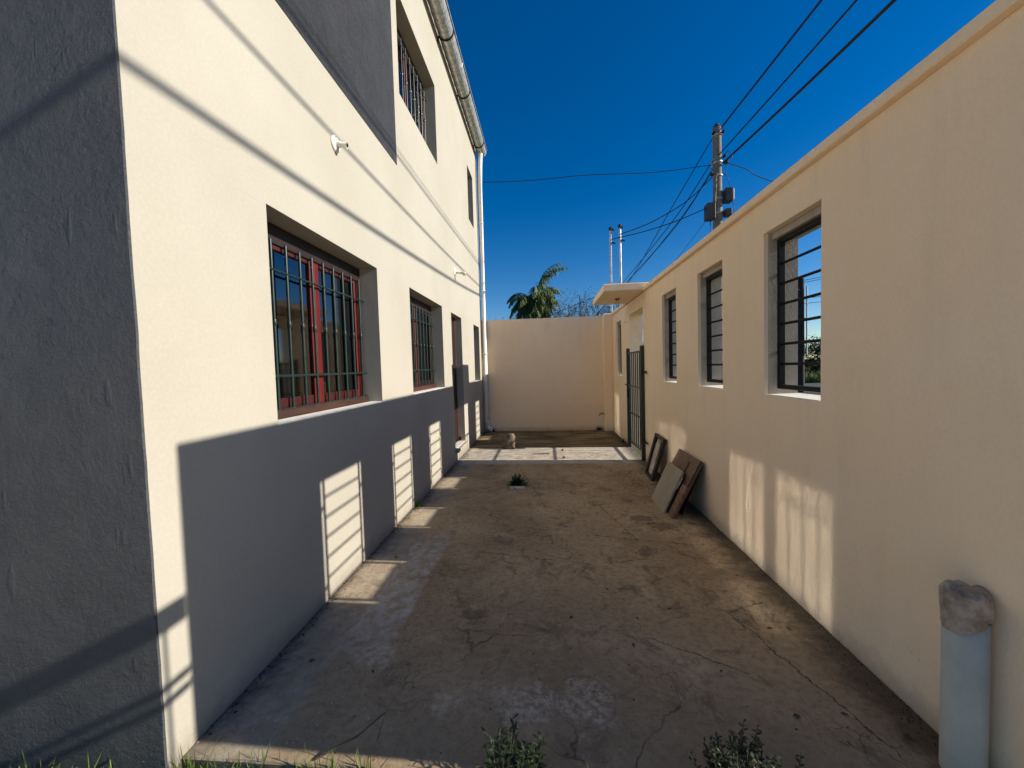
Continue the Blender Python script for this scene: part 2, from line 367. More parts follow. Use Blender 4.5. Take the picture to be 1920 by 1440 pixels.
# ------------------------------------------------------------------ geometry helpers
ORG = {}
class MB:
    def __init__(s): s.v = []; s.f = []; s.sm = []
    def add(s, vs, fs, smooth=False):
        o = len(s.v); s.v += [tuple(v) for v in vs]
        s.f += [tuple(i + o for i in f) for f in fs]; s.sm += [smooth] * len(fs)
        return s
    def box(s, x0, x1, y0, y1, z0, z1):
        return s.add([(x0, y0, z0), (x1, y0, z0), (x1, y1, z0), (x0, y1, z0), (x0, y0, z1), (x1, y0, z1), (x1, y1, z1), (x0, y1, z1)],
                     [(0, 3, 2, 1), (4, 5, 6, 7), (0, 1, 5, 4), (1, 2, 6, 5), (2, 3, 7, 6), (3, 0, 4, 7)])
    def bbox(s, x0, x1, y0, y1, z0, z1, b=0.004):
        """box with chamfered edges"""
        vs = []; idx = {}
        lo = (x0, y0, z0); hi = (x1, y1, z1)
        for sx in (0, 1):
            for sy in (0, 1):
                for sz in (0, 1):
                    for ax in range(3):
                        p = [hi[0] - b if sx else lo[0] + b, hi[1] - b if sy else lo[1] + b, hi[2] - b if sz else lo[2] + b]
                        sg = (sx, sy, sz)[ax]; p[ax] = hi[ax] if sg else lo[ax]
                        idx[(sx, sy, sz, ax)] = len(vs); vs.append(tuple(p))
        fs = []
        for ax in range(3):
            o1, o2 = [a for a in range(3) if a != ax]
            for sg in (0, 1):
                q = []
                for (a, c) in ((0, 0), (1, 0), (1, 1), (0, 1)):
                    k = [0, 0, 0]; k[ax] = sg; k[o1] = a; k[o2] = c
                    q.append(idx[(*k, ax)])
                fs.append(tuple(q))
            for a in (0, 1):
                for c in (0, 1):
                    k0 = [0, 0, 0]; k1 = [0, 0, 0]; k0[o1] = k1[o1] = a; k0[o2] = k1[o2] = c; k0[ax] = 0; k1[ax] = 1
                    fs.append((idx[(*k0, o1)], idx[(*k1, o1)], idx[(*k1, o2)], idx[(*k0, o2)]))
        for sx in (0, 1):
            for sy in (0, 1):
                for sz in (0, 1):
                    fs.append(tuple(idx[(sx, sy, sz, a)] for a in range(3)))
        return s.add(vs, fs)
    def hexa(s, p):            # 8 points: 4 bottom ccw, 4 top ccw
        return s.add(p, [(0, 3, 2, 1), (4, 5, 6, 7), (0, 1, 5, 4), (1, 2, 6, 5), (2, 3, 7, 6), (3, 0, 4, 7)])
    def tube(s, pts, r, n=10, r2=None, cap=True):
        pts = [Vector(p) for p in pts]; m = len(pts); vs = []
        up = Vector((0, 0, 1))
        for i, p in enumerate(pts):
            d = (pts[min(i + 1, m - 1)] - pts[max(i - 1, 0)]).normalized()
            a = d.cross(up)
            if a.length < 1e-3: a = d.cross(Vector((0, 1, 0)))
            a.normalize(); b = d.cross(a)
            rr = r if r2 is None else r + (r2 - r) * i / (m - 1)
            for k in range(n):
                t = 2 * PI * k / n; vs.append(p + a * (rr * math.cos(t)) + b * (rr * math.sin(t)))
        fs = [(i * n + k, i * n + (k + 1) % n, (i + 1) * n + (k + 1) % n, (i + 1) * n + k) for i in range(m - 1) for k in range(n)]
        s.add(vs, fs, True)
        if cap: s.add(vs[:n], [tuple(range(n))]); s.add(vs[-n:], [tuple(reversed(range(n)))])
        return s
    def lathe(s, prof, c, axis='Z', n=20, sx=1.0):
        """prof: list of (radius, along)"""
        vs = []
        for (r, h) in prof:
            for k in range(n):
                t = 2 * PI * k / n; a, b = r * math.cos(t), r * math.sin(t)
                if axis == 'Z': vs.append((c[0] + a, c[1] + b, c[2] + h))
                elif axis == 'X': vs.append((c[0] + h, c[1] + a, c[2] + b))
                else: vs.append((c[0] + a, c[1] + h, c[2] + b))
        m = len(prof)
        s.add(vs, [(i * n + k, i * n + (k + 1) % n, (i + 1) * n + (k + 1) % n, (i + 1) * n + k) for i in range(m - 1) for k in range(n)], True)
        s.add(vs[:n], [tuple(range(n))]); s.add(vs[-n:], [tuple(range(n))])
        return s
    def mesh(s, name, org=(0, 0, 0)):
        me = bpy.data.meshes.new(name)
        me.from_pydata([(v[0] - org[0], v[1] - org[1], v[2] - org[2]) for v in s.v], [], s.f)
        me.polygons.foreach_set('use_smooth', s.sm); me.update()
        return me
    def build(s, name, mat, parent=None, loc=None, fix=True):
        """loc: world origin of the new object"""
        if loc is None: loc = ORG[parent.name] if parent else (0, 0, 0)
        me = s.mesh(name, loc)
        if fix:
            import bmesh
            bm = bmesh.new(); bm.from_mesh(me); bmesh.ops.recalc_face_normals(bm, faces=bm.faces); bm.to_mesh(me); bm.free()
        me.materials.append(mat)
        return link(name, me, parent, loc)

def link(name, data, parent, loc):
    o = bpy.data.objects.new(name, data); col.objects.link(o)
    po = ORG[parent.name] if parent else (0, 0, 0)
    o.location = tuple(loc[i] - po[i] for i in range(3))
    if parent: o.parent = parent
    ORG[o.name] = tuple(loc)
    return o

def empty(name, loc): return link(name, None, None, loc)
def tag(o, label=None, cat=None, group=None, kind=None):
    if label: o['label'] = label
    if cat: o['category'] = cat
    if group: o['group'] = group
    if kind: o['kind'] = kind
    return o

def unique(a, eps=1e-6):
    a = sorted(a); out = [a[0]]
    for v in a[1:]:
        if v - out[-1] > eps: out.append(v)
    return out

def holed_wall(x0, x1, y0, y1, z0, z1, holes, dens=0.0):
    """solid slab in the plane x with rectangular openings (y0,y1,z0,z1)"""
    ys = unique([y0, y1] + [h[0] for h in holes] + [h[1] for h in holes])
    zs = unique([z0, z1] + [h[2] for h in holes] + [h[3] for h in holes])
    def solid(i, j):
        if i < 0 or j < 0 or i >= len(ys) - 1 or j >= len(zs) - 1: return False
        cy, cz = (ys[i] + ys[i + 1]) / 2, (zs[j] + zs[j + 1]) / 2
        return not any(h[0] < cy < h[1] and h[2] < cz < h[3] for h in holes)
    b = MB(); vid = {}
    def V(side, i, j):
        k = (side, i, j)
        if k not in vid:
            vid[k] = len(b.v); b.v.append((x1 if side else x0, ys[i], zs[j]))
        return vid[k]
    def F(*q): b.f.append(q); b.sm.append(False)
    for i in range(len(ys) - 1):
        for j in range(len(zs) - 1):
            if not solid(i, j): continue
            F(V(1, i, j), V(1, i + 1, j), V(1, i + 1, j + 1), V(1, i, j + 1))
            F(V(0, i, j), V(0, i, j + 1), V(0, i + 1, j + 1), V(0, i + 1, j))
            if not solid(i - 1, j): F(V(0, i, j), V(1, i, j), V(1, i, j + 1), V(0, i, j + 1))
            if not solid(i + 1, j): F(V(0, i + 1, j), V(0, i + 1, j + 1), V(1, i + 1, j + 1), V(1, i + 1, j))
            if not solid(i, j - 1): F(V(0, i, j), V(0, i + 1, j), V(1, i + 1, j), V(1, i, j))
            if not solid(i, j + 1): F(V(0, i, j + 1), V(1, i, j + 1), V(1, i + 1, j + 1), V(0, i + 1, j + 1))
    return b

def struct(name, b, mat): return tag(b.build(name, mat), kind='structure')

# ------------------------------------------------------------------ setting: ground
XR, TW = 3.09, 0.23            # inner face and thickness of the low wall
g = MB(); g.add([(-900, -900, -0.06), (1500, -900, -0.06), (1500, 1500, -0.06), (-900, 1500, -0.06)], [(0, 1, 2, 3)])
struct('lawn_ground', g, GROUND)
c = MB(); c.bbox(0.0, XR, 1.40, 9.40, -0.12, 0.0, 0.006)
struct('concrete_yard', c, CONC)
r = MB(); r.add([(-9, -14, -0.045), (12.0, -14, -0.045), (12.0, 0.95, -0.045), (-9, 0.95, -0.045)], [(0, 1, 2, 3)])
struct('bounce_ground', r, simple('pale_bounce_surface', (0.62, 0.49, 0.34), 0.9, var=0.12, scale=4, bump=0.3))  # unseen pale ground added to bounce warm sunlight into the yard
r = MB(); r.add([(14.0, -60, -0.052), (19.5, -60, -0.052), (19.5, 200, -0.052), (14.0, 200, -0.052)], [(0, 1, 2, 3)])
struct('street', r, ASPH)

# ------------------------------------------------------------------ the tall house on the left
HX = 0.0
WT = 0.25
H = {'w1': (2.08, 3.51, 1.27, 2.50), 'w2': (4.37, 5.78, 1.28, 2.50), 'door': (6.34, 7.13, 0.20, 2.49),
     'w3': (8.36, 9.06, 1.27, 2.51), 'u1': (4.30, 5.82, 4.60, 5.74), 'u2': (8.22, 8.82, 4.70, 5.82)}
house = empty('house', (-1.5, 5.4, 0.0))
tag(house, 'tall cream two-storey house with dark grey paint, barred windows and a roof gutter', 'house')
W_ = holed_wall(-WT, 0.0, 1.345, 9.42, -0.1, 6.60, list(H.values())).build('wall', CREAM, house)
e = MB(); rnd_e = random.Random(77); e_pts = []
zz_ = -0.1
while zz_ < 6.6: e_pts.append((rnd_e.uniform(-.0015, .0035), zz_)); zz_ += rnd_e.uniform(.04, .16)
e_pts.append((0.0, 6.60))
e = MB().add(*(lambda P, n: (P, [tuple(range(n)), tuple(reversed(range(n, 2 * n)))] + [(i, (i + 1) % n, n + (i + 1) % n, n + i) for i in range(n)]))(
    [(-5.0, 1.335, -0.1)] + [(p[0], 1.335, p[1]) for p in e_pts] + [(-5.0, 1.335, 6.60)] + [(-5.0, 1.345, -0.1)] + [(p[0], 1.345, p[1]) for p in e_pts] + [(-5.0, 1.345, 6.60)], len(e_pts) + 2))
e.build('end_wall', DARK, house)['label'] = 'dark grey rough painted end wall'
# upper dark panel, painted plaster band proud of the wall
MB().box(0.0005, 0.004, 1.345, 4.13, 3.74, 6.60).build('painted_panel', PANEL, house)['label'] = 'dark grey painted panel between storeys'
b = MB(); b.box(-5.0, -WT, 1.3455, 1.55, -0.1, 6.6); b.box(-5.0, -WT, 9.2, 9.42, -0.1, 6.6); b.box(-5.2, -5.0, 1.335, 9.42, -0.1, 6.6)
b.box(-5.0, -WT, 1.55, 9.2, -0.1, 0.15); b.box(-5.0, -WT, 1.55, 9.2, 2.85, 3.1); b.box(-5.0, -WT, 1.55, 9.2, 6.35, 6.58)
b.build('inner_shell', ROOM, house)
# roof sheet and gutter
b = MB()
n = 80
for i in range(n):
    y0 = 1.25 + (9.50 - 1.25) * i / n; y1 = 1.25 + (9.50 - 1.25) * (i + 1) / n
    h0 = 0.02 * abs(math.sin(PI * i / 2)); h1 = 0.02 * abs(math.sin(PI * (i + 1) / 2))
    za = 6.78; zb = 7.15
    b.add([(0.09, y0, za + h0), (0.09, y1, za + h1), (-5.2, y1, zb + h1), (-5.2, y0, zb + h0)], [(0, 1, 2, 3)])
    b.add([(0.09, y0, za + h0 + .006), (0.09, y1, za + h1 + .006), (-5.2, y1, zb + h1 + .006), (-5.2, y0, zb + h0 + .006)], [(3, 2, 1, 0)])
b.build('roof', ROOFM, house, fix=False)
b = MB(); b.box(-0.25, -0.002, 1.345, 9.42, 6.602, 6.77); b.build('roof_beam', CREAM, house)
gut = MB(); prof = []
gy0, gy1 = 1.25, 9.50
gc = (0.135, 6.735); gr = 0.115
for k in range(11):
    t = PI + PI * k / 10
    prof.append((gc[0] + gr * math.cos(t), gc[1] + gr * 1.15 * math.sin(t)))
prof.append((gc[0] + gr, gc[1] + 0.03)); prof.append((gc[0] + gr + 0.018, gc[1] + 0.035)); prof.append((gc[0] + gr + 0.018, gc[1] + 0.012))
inn = [(x * 0.97 + gc[0] * 0.03, z + 0.004) for x, z in prof]
m_ = len(prof)
vs = [(x, gy0, z) for x, z in prof] + [(x, gy1, z) for x, z in prof]
gut.add(vs, [(i, i + 1, m_ + i + 1, m_ + i) for i in range(m_ - 1)], False)
gut.add([(x, gy1, z) for x, z in prof[:11]], [tuple(range(11))])
gut.add([(x, gy0, z) for x, z in prof[:11]], [tuple(range(11))])
G_ = gut.build('gutter', GALV, house, fix=False)
for (yy) in (3.9, 6.75):
    b = MB(); b.tube([(gc[0] + (gr + .002) * math.cos(t), yy, gc[1] + (gr * 1.15 + .002) * math.sin(t)) for t in [PI + PI * k / 10 for k in range(11)]], 0.009, 6)
    b.build('gutter_joint', GALV, G_)
bm = None
for yy in (1.6, 3.1, 4.6, 6.1, 7.4, 9.05):
    q = MB()
    pts = [(0.0, yy, 6.57)] + [(gc[0] + (gr + .008) * math.cos(t), yy, gc[1] + (gr * 1.15 + .010) * math.sin(t)) for t in [PI * 1.15 + PI * .85 * k / 8 for k in range(9)]]
    q.tube(pts, 0.011, 6)
    q.build('gutter_bracket', BLACK, house, (0, yy, 6.57))
# downpipe with elbow at the foot
b = MB(); b.tube([(0.13, 9.33, 6.64), (0.11, 9.33, 6.3), (0.092, 9.33, 5.9), (0.092, 9.33, 0.22)], 0.050, 16)
dp = b.build('downpipe', PVCW, house)
for zz in (5.0, 3.4, 1.9):
    q = MB(); q.lathe([(0.0505, -0.012), (0.054, -0.012), (0.054, 0.012), (0.0505, 0.012)], (0.092, 9.33, zz), n=16); q.build('pipe_clip', PVCW, dp)
q = MB(); q.lathe([(0.052, 0.0), (0.058, 0.0), (0.058, 0.09), (0.052, 0.09)], (0.092, 9.33, 0.18), n=16)
q.tube([(0.092, 9.33, 0.21), (0.095, 9.325, 0.13), (0.13, 9.31, 0.08), (0.20, 9.28, 0.07)], 0.053, 14)
q.build('pipe_elbow', PVCW, dp)

# --- windows of the house
def casement(key, xf, frame_mat, sill_mat, nb, y_off, panes, rail_mat, knots=True, hb=(0.055, 0.27, 0.93), topbeam=0.125, blade=0.006):
    y0, y1, z0, z1 = H[key]
    win = MB()
    d = 0.05
    x0, x1 = xf - d, xf
    zt = z1 - topbeam
    zb = z0 + 0.055
    # outer frame
    win.bbox(x0, x1, y0 + .001, y1 - .001, zt, z1 - .001)              # head
    win.bbox(x0, x1, y0 + .001, y0 + 0.05, zb, zt - .001)
    win.bbox(x0, x1, y1 - 0.05, y1 - .001, zb, zt - .001)
    wo_ = win.build('window', DARKW, house, (xf, (y0 + y1) / 2, z0))
    s = MB(); s.bbox(xf - 0.03, xf + 0.035, y0 + .002, y1 - .002, z0 + .001, zb - .001); s.build('sill', sill_mat, wo_)
    # sashes
    ya, yb = y0 + 0.052, y1 - 0.052
    wd = (yb - ya) / panes
    for i in range(panes):
        a, bb = ya + i * wd + .001, ya + (i + 1) * wd - .001
        st = 0.055
        sm = MB(); xs0, xs1 = xf - 0.045, xf - 0.008
        sm.bbox(xs0, xs1, a, a + st, zb + .001, zt - .002); sm.build('sash_stile', frame_mat, wo_)
        sm = MB(); sm.bbox(xs0, xs1, bb - st, bb, zb + .001, zt - .002); sm.build('sash_stile', frame_mat, wo_)
        sm = MB(); sm.bbox(xs0, xs1 - .003, a + st + .0005, bb - st - .0005, zb + .001, zb + 0.07); sm.build('sash_rail', rail_mat, wo_)
        sm = MB(); sm.bbox(xs0, xs1 - .003, a + st + .0005, bb - st - .0005, zt - 0.032, zt - .002); sm.build('sash_rail', rail_mat, wo_)
        p = MB(); p.box(xs0 + .014, xs0 + .018, a + st, bb - st, zb + 0.07, zt - 0.032); p.build('pane', GLASS, wo_)
    # plain cloth hanging a little way inside, on the far half of the opening
    q = MB(); N = 60
    cy0 = y0 + (y1 - y0) * 0.62
    for i in range(N):
        a = cy0 + (y1 + 0.1 - cy0) * i / N; bb = cy0 + (y1 + 0.1 - cy0) * (i + 1) / N
        xa = xf - 0.22 + 0.02 * math.sin(i * 0.9); xb = xf - 0.22 + 0.02 * math.sin((i + 1) * 0.9)
        q.add([(xa, a, z0 - .1), (xb, bb, z0 - .1), (xb, bb, z1), (xa, a, z1)], [(0, 1, 2, 3)], True)
    q.build('curtain', CURT, wo_, fix=False)
    # grille
    gx = xf + 0.020
    root = MB().tube([(gx, y0 - .02, z0 + hb[0]), (gx, y1 + .02, z0 + hb[0])], 0.008, 8).build('window_grille', GREEN, house, (gx, y0, z0))
    for f_ in hb[1:]:
        MB().tube([(gx + .004, y0 - .02, z0 + f_), (gx + .004, y1 + .02, z0 + f_)], 0.0085, 8).build('rail', GREEN, root)
    ztop = z1 - 0.115
    bar = MB().tube([(0, 0, 0), (0, 0, ztop - z0 - 0.03)], 0.010, 8)
    if knots:
        bar.lathe([(0.010, -.02), (0.016, -.012), (0.012, -.004), (0.019, 0.004), (0.012, 0.012), (0.016, 0.018), (0.010, .026)], (0, 0, 0.57), n=8)
    me = bar.mesh('bar'); me.materials.append(GREEN)
    for i in range(nb):
        yy = y0 + y_off + (y1 - y0 - 2 * y_off) * i / (nb - 1)
        link('bar', me, root, (gx, yy, z0 + 0.03))
    return wo_
casement('w1', -0.165, RED, BROWNW, 10, 0.075, 2, DARKRED)
casement('w2', -0.165, MAROON, MAROON, 10, 0.075, 2, DARKW)
casement('u1', -0.165, MAROON, MAROON, 10, 0.075, 2, DARKW)
for k_, (key, xf) in enumerate((('w3', -0.13), ('u2', -0.13))):
    y0, y1, z0, z1 = H[key]
    win = MB(); x0, x1 = xf - .05, xf
    win.bbox(x0, x1, y0 + .001, y1 - .001, z1 - .06, z1 - .001); win.bbox(x0, x1, y0 + .001, y1 - .001, z0 + .001, z0 + .06)
    win.bbox(x0, x1, y0 + .001, y0 + .05, z0 + .061, z1 - .061); win.bbox(x0, x1, y1 - .05, y1 - .001, z0 + .061, z1 - .061)
    o = win.build('window', MAROON, house, (xf, y0, z0))
    MB().box(xf - .03, xf - .026, y0 + .05, y1 - .05, z0 + .06, z1 - .06).build('pane', GLASS, o)
# door
y0, y1, z0, z1 = H['door']
dm = MB(); dm.bbox(-0.17, -0.12, y0 + .001, y0 + .05, z0 + .001, z1 - .001); dm.bbox(-0.17, -0.12, y1 - .05, y1 - .001, z0 + .001, z1 - .001); dm.bbox(-0.17, -0.12, y0 + .051, y1 - .051, z1 - .05, z1 - .001)
door = dm.build('door', MAROON, house, (-0.14, (y0 + y1) / 2, z0))
b = MB(); b.bbox(-0.165, -0.13, y0 + .052, y1 - .052, z0 + .01, z1 - .053)
for (a0, a1, c0, c1) in ((.12, .34, .15, .75), (.42, .62, .15, .75), (.12, .34, .9, 2.0), (.42, .62, .9, 2.0)):
    b.bbox(-0.132, -0.122, y0 + a0, y0 + a1, z0 + c0, z0 + c1)
b.build('leaf', DARKW, door)
b = MB(); b.tube([(-0.13, y0 + .1, z0 + 1.0), (-0.08, y0 + .1, z0 + 1.0), (-0.075, y0 + .2, z0 + 1.0)], .009, 8); b.build('handle', GALV, door)
b = MB(); b.bbox(-WT, -0.001, y0 + .001, y1 - .001, z0 - .002, z0 + .012); b.build('threshold', WHITEPL, door)
b = MB(); b.bbox(0.001, 0.055, y0 - .03, y1 + .03, 0.155, 0.205); b.build('door_step', SHADEPL, house)['label'] = 'grey stone door step slab'
b = MB(); b.bbox(-0.118, -0.07, y1 - .012, y1 - .001, z0 + .013, z0 + .09); b.build('skirting', MAROON, door)
# window ledges
for key in ('w1', 'w2', 'w3'):
    y0, y1, z0, z1 = H[key]
    MB().bbox(-0.11, 0.0035, y0 + .002, y1 - .002, z0 - .012, z0 + .004).build('ledge', WHITEPL, house)

# ------------------------------------------------------------------ wall lamp holders on the house
def lampholder(y, z, r, ln, label, bulb):
    o = empty('wall_lamp', (0.0, y, z))
    tag(o, label, 'wall lamp', 'porcelain wall lamps on the cream house')
    q = MB(); q.lathe([(r, 0.001), (r, 0.008), (r * .93, 0.014), (r * .55, 0.020), (r * .5, 0.022)], (0, y, z), 'X', 24); q.build('mounting_plate', PORC, o)
    d = Vector((1, 0.1, -0.22)).normalized()
    p0 = Vector((0.02, y, z)); q = MB()
    a = d.cross(Vector((0, 0, 1))).normalized(); bb = d.cross(a)
    prof = [(r * .48, 0), (r * .36, ln * .15), (r * .40, ln * .3), (r * .30, ln * .45), (r * .32, ln * .6), (r * .30, ln * .75), (r * .34, ln * .95), (r * .36, ln)]
    vs = []
    for (rr, h) in prof:
        for k in range(16):
            t = 2 * PI * k / 16; vs.append(p0 + d * h + a * (rr * math.cos(t)) + bb * (rr * math.sin(t)))
    q.add(vs, [(i * 16 + k, i * 16 + (k + 1) % 16, (i + 1) * 16 + (k + 1) % 16, (i + 1) * 16 + k) for i in range(len(prof) - 1) for k in range(16)], True)
    hs_ = q.build('socket', PORC, o)
    tip = p0 + d * (ln + .001); q = MB()
    if bulb:
        prof = [(.012, 0), (.022, .012), (.032, .03), (.036, .05), (.030, .07), (.015, .083), (.002, .087)]
        vs = []
        for (rr, h) in prof:
            for k in range(14):
                t = 2 * PI * k / 14; vs.append(tip + d * h + a * (rr * math.cos(t)) + bb * (rr * math.sin(t)))
        q.add(vs, [(i * 14 + k, i * 14 + (k + 1) % 14, (i + 1) * 14 + (k + 1) % 14, (i + 1) * 14 + k) for i in range(len(prof) - 1) for k in range(14)], True)
        q.build('bulb', simple('yellowed_glass_bulb', (0.55, 0.52, 0.33), 0.2), o)
    else:
        vs = [tip + a * (r * .24 * math.cos(2 * PI * k / 14)) + bb * (r * .24 * math.sin(2 * PI * k / 14)) for k in range(14)]
        q.add(vs, [tuple(range(14))]); q.build('socket_mouth', BLACK, o, fix=False)
    for s_ in (1, -1):
        q = MB(); q.lathe([(.004, .014), (.004, .019), (.001, .020)], (0, y + s_ * r * .2, z - s_ * r * .75), 'X', 8); q.build('screw', BLACK, o)
lampholder(2.86, 3.255, 0.060, 0.075, 'empty white porcelain wall lamp holder high beside the dark upper panel', False)
lampholder(6.72, 3.235, 0.070, 0.10, 'small wall lamp with yellowed bulb above the house door', True)

# ------------------------------------------------------------------ low wall on the right
TOPZ = 2.722
RW = [(2.37, 2.95, 1.30, 2.445), (3.60, 4.16, 1.30, 2.445), (4.82, 5.37, 1.30, 2.445), (8.18, 8.70, 1.31, 2.455)]
GO = (6.39, 7.38, 0.0, 2.46)
bw = empty('boundary_wall', (XR + TW / 2, 5.4, 0)); tag(bw, 'long low sand coloured wall on the right with barred window openings', 'wall')
holed_wall(XR, XR + TW, 1.385, 9.40, -0.1, TOPZ - 0.05, RW + [(GO[0], GO[1], -0.1 + 1e-4, GO[3])]).build('wall', SAND, bw)
# coping, broken by the canopy
for (a, bb) in ((1.386, 6.198), (7.602, 9.40)):
    MB().bbox(XR - 0.042, XR + TW + 0.03, a, bb, TOPZ - 0.049, TOPZ + .008, 0.006).build('coping', SAND, bw)
# linings of the openings on the street half, shade put into their grey; sills
for i, (y0, y1, z0, z1) in enumerate(RW):
    b = MB(); xm = XR + 0.11
    b.box(XR + .03, XR + TW - .002, y1 - .004, y1 - .0005, z0 + .001, z1 - .001)
    b.box(XR + .03, XR + TW - .002, y0 + .0005, y0 + .004, z0 + .001, z1 - .001)
    b.box(XR + .05, XR + TW - .002, y0 + .005, y1 - .005, z1 - .05, z1 - .001)
    b.build('shaded_lining', SHADEPL, bw)
    s = MB(); s.hexa([(XR + .001, y0 + .0045, z0 - .01), (XR + TW - .001, y0 + .0045, z0 - .01), (XR + TW - .001, y1 - .0045, z0 - .01), (XR + .001, y1 - .0045, z0 - .01),
                      (XR + .001, y0 + .0045, z0 + .004), (XR + TW - .001, y0 + .0045, z0 + .008), (XR + TW - .001, y1 - .0045, z0 + .008), (XR + .001, y1 - .0045, z0 + .004)])
    s.build('sill', WHITEPL, bw)
    gx0, gx1 = XR + .075, XR + .115
    f0, f1, fz0, fz1 = y0 + .025, y1 - .025, z0 + .045, z1 - .055
    fr = MB(); fr.bbox(gx0, gx1, f0, f0 + .03, fz0, fz1, .003); fr.bbox(gx0, gx1, f1 - .03, f1, fz0, fz1, .003)
    fr.bbox(gx0, gx1, f0 + .03, f1 - .03, fz0, fz0 + .03, .003); fr.bbox(gx0, gx1, f0 + .03, f1 - .03, fz1 - .03, fz1, .003)
    for zz in (fz0 + .25, fz1 - .25):
        fr.box(gx0 + .01, gx1 - .01, y0 + .0045, f0, zz, zz + .02); fr.box(gx0 + .01, gx1 - .01, f1, y1 - .0045, zz, zz + .02)
    fo = fr.build('window_grille', BLACK, bw, (gx0, f0, fz0))
    bar = MB().tube([(0, 0, 0), (0, f1 - f0 - .06, 0)], 0.0095, 8).mesh('bar'); bar.materials.append(BLACK)
    for k in range(6):
        zz = fz0 + .035 + (fz1 - .03 - fz0 - .035) * (k + 1) / 7
        link('bar', bar, fo, ((gx0 + gx1) / 2, f0 + .03, zz))
# canopy over the gate
cn = MB(); cn.bbox(2.46, XR + TW + .25, 6.20, 7.60, 2.69, 2.80, .008)
cnp = cn.build('canopy', SAND, bw)
MB().box(2.47, XR + TW + .24, 6.21, 7.59, 2.801, 2.806).build('canopy_top', SHADEPL, cnp)

# back wall + corner pillar
wb = empty('back_wall', (1.5, 9.48, 0)); tag(wb, 'sand coloured wall closing the far end of the yard', 'wall')
MB().bbox(-0.2, XR + TW, 9.403, 9.56, -0.1, 2.71, .006).build('wall', SAND, wb)
pl = MB(); pl.bbox(2.885, XR - .002, 9.19, 9.401, -0.05, 2.73, .012)
tag(pl.build('corner_pillar', SAND), 'plastered sand pillar in the far right corner of the yard', 'pillar')

# ------------------------------------------------------------------ gate
gt = empty('gate', (3.06, 6.86, 0)); tag(gt, 'dark green barred metal gate standing in the doorway of the right wall', 'gate')
def sqbar(x, y, z0, z1, s): return MB().bbox(x - s / 2, x + s / 2, y - s / 2, y + s / 2, z0, z1, .003)
sqbar(3.058, 7.41, 0.0, 1.84, .055).build('post', GREEN, gt)
pn = sqbar(3.058, 6.36, 0.0, 1.84, .055).build('post', GREEN, gt)
for zz, rr in ((1.75, .013), (1.16, .010), (0.67, .010), (0.13, .013)):
    MB().bbox(3.045, 3.071, 6.389, 7.382, zz - rr, zz + rr, .002).build('rail', GREEN, gt)
me = MB().box(-.007, .007, -.015, .015, 0, 1.60).mesh('bar'); me.materials.append(GREEN)
for k in range(6): link('bar', me, gt, (3.058, 6.53 + .142 * k, 0.14))
for zz in (1.42, 0.32): MB().bbox(3.05, 3.066, 6.10, 6.333, zz - .014, zz + .014, .002).build('hinge', BLACK, gt)
b = MB(); b.bbox(3.02, 3.045, 7.28, 7.38, 0.92, 1.10, .003); b.tube([(3.015, 7.25, 1.17), (3.015, 7.47, 1.17)], .01, 8); b.build('lock', BLACK, gt)

# fence/gate beside the camera that ends against the low wall
fn = empty('side_fence', (3.2, -0.5, 0)); tag(fn, 'dark metal fence running on from the near end of the sand wall', 'fence')
FX = 3.20
MB().bbox(FX - .03, FX + .03, -3.2, 1.38, 2.08, 2.16, .004).build('top_rail', GREEN, fn)
for zz in (1.79, 1.85, 0.12): MB().bbox(FX - .012, FX + .012, -3.2, 1.38, zz - .012, zz + .012, .002).build('rail', GREEN, fn)
me = MB().tube([(0, 0, 0), (0, 0, 1.98)], .009, 8).mesh('bar'); me.materials.append(GREEN)
k = 0
yy = 1.283
while yy > -3.15:
    link('bar', me, fn, (FX, yy, 0.10)); yy -= .125
for yy in (-1.2, -3.2): sqbar(FX, yy, -.1, 2.2, .07).build('post', GREEN, fn)

# ------------------------------------------------------------------ canopy lamp hook, wall hook, tap
ch = empty('lamp_bracket', (2.80, 6.95, 2.689)); tag(ch, 'rusty bare lamp bracket hanging under the small canopy', 'lamp bracket')
MB().lathe([(.045, -.012), (.045, -.001), (.02, 0)], (2.80, 6.95, 2.689), n=14).build('mounting_plate', RUST, ch)
MB().tube([(2.80 + .025 * math.cos(t) * 1.0, 6.95, 2.68 - .065 + .055 * math.sin(t)) for t in [2 * PI * k / 14 for k in range(15)]], .005, 6).build('wire_loop', RUST, ch)
hk = MB().tube([(XR, 7.62, 2.36), (XR - .05, 7.62, 2.36), (XR - .055, 7.61, 2.33), (XR - .03, 7.60, 2.32)], .006, 6)
hk.tube([(XR - .004, 7.62, 2.36), (XR - .006, 8.0, 2.33)], .003, 5)
tag(hk.build('wall_hook', PVCW, None, (XR, 7.62, 2.36)), 'small curled wire hook on the sand wall above the narrow window', 'hook')
tp = empty('tap', (2.885, 9.28, 0.40)); tag(tp, 'small old garden tap low on the corner pillar', 'tap')
MB().tube([(2.885, 9.28, .40), (2.80, 9.28, .40), (2.775, 9.28, .385), (2.77, 9.28, .355)], .011, 8).build('spout', RUST, tp)
MB().tube([(2.82, 9.25, .435), (2.82, 9.31, .435)], .006, 6).tube([(2.82, 9.28, .40), (2.82, 9.28, .435)], .006, 6).build('handle', RUST, tp)

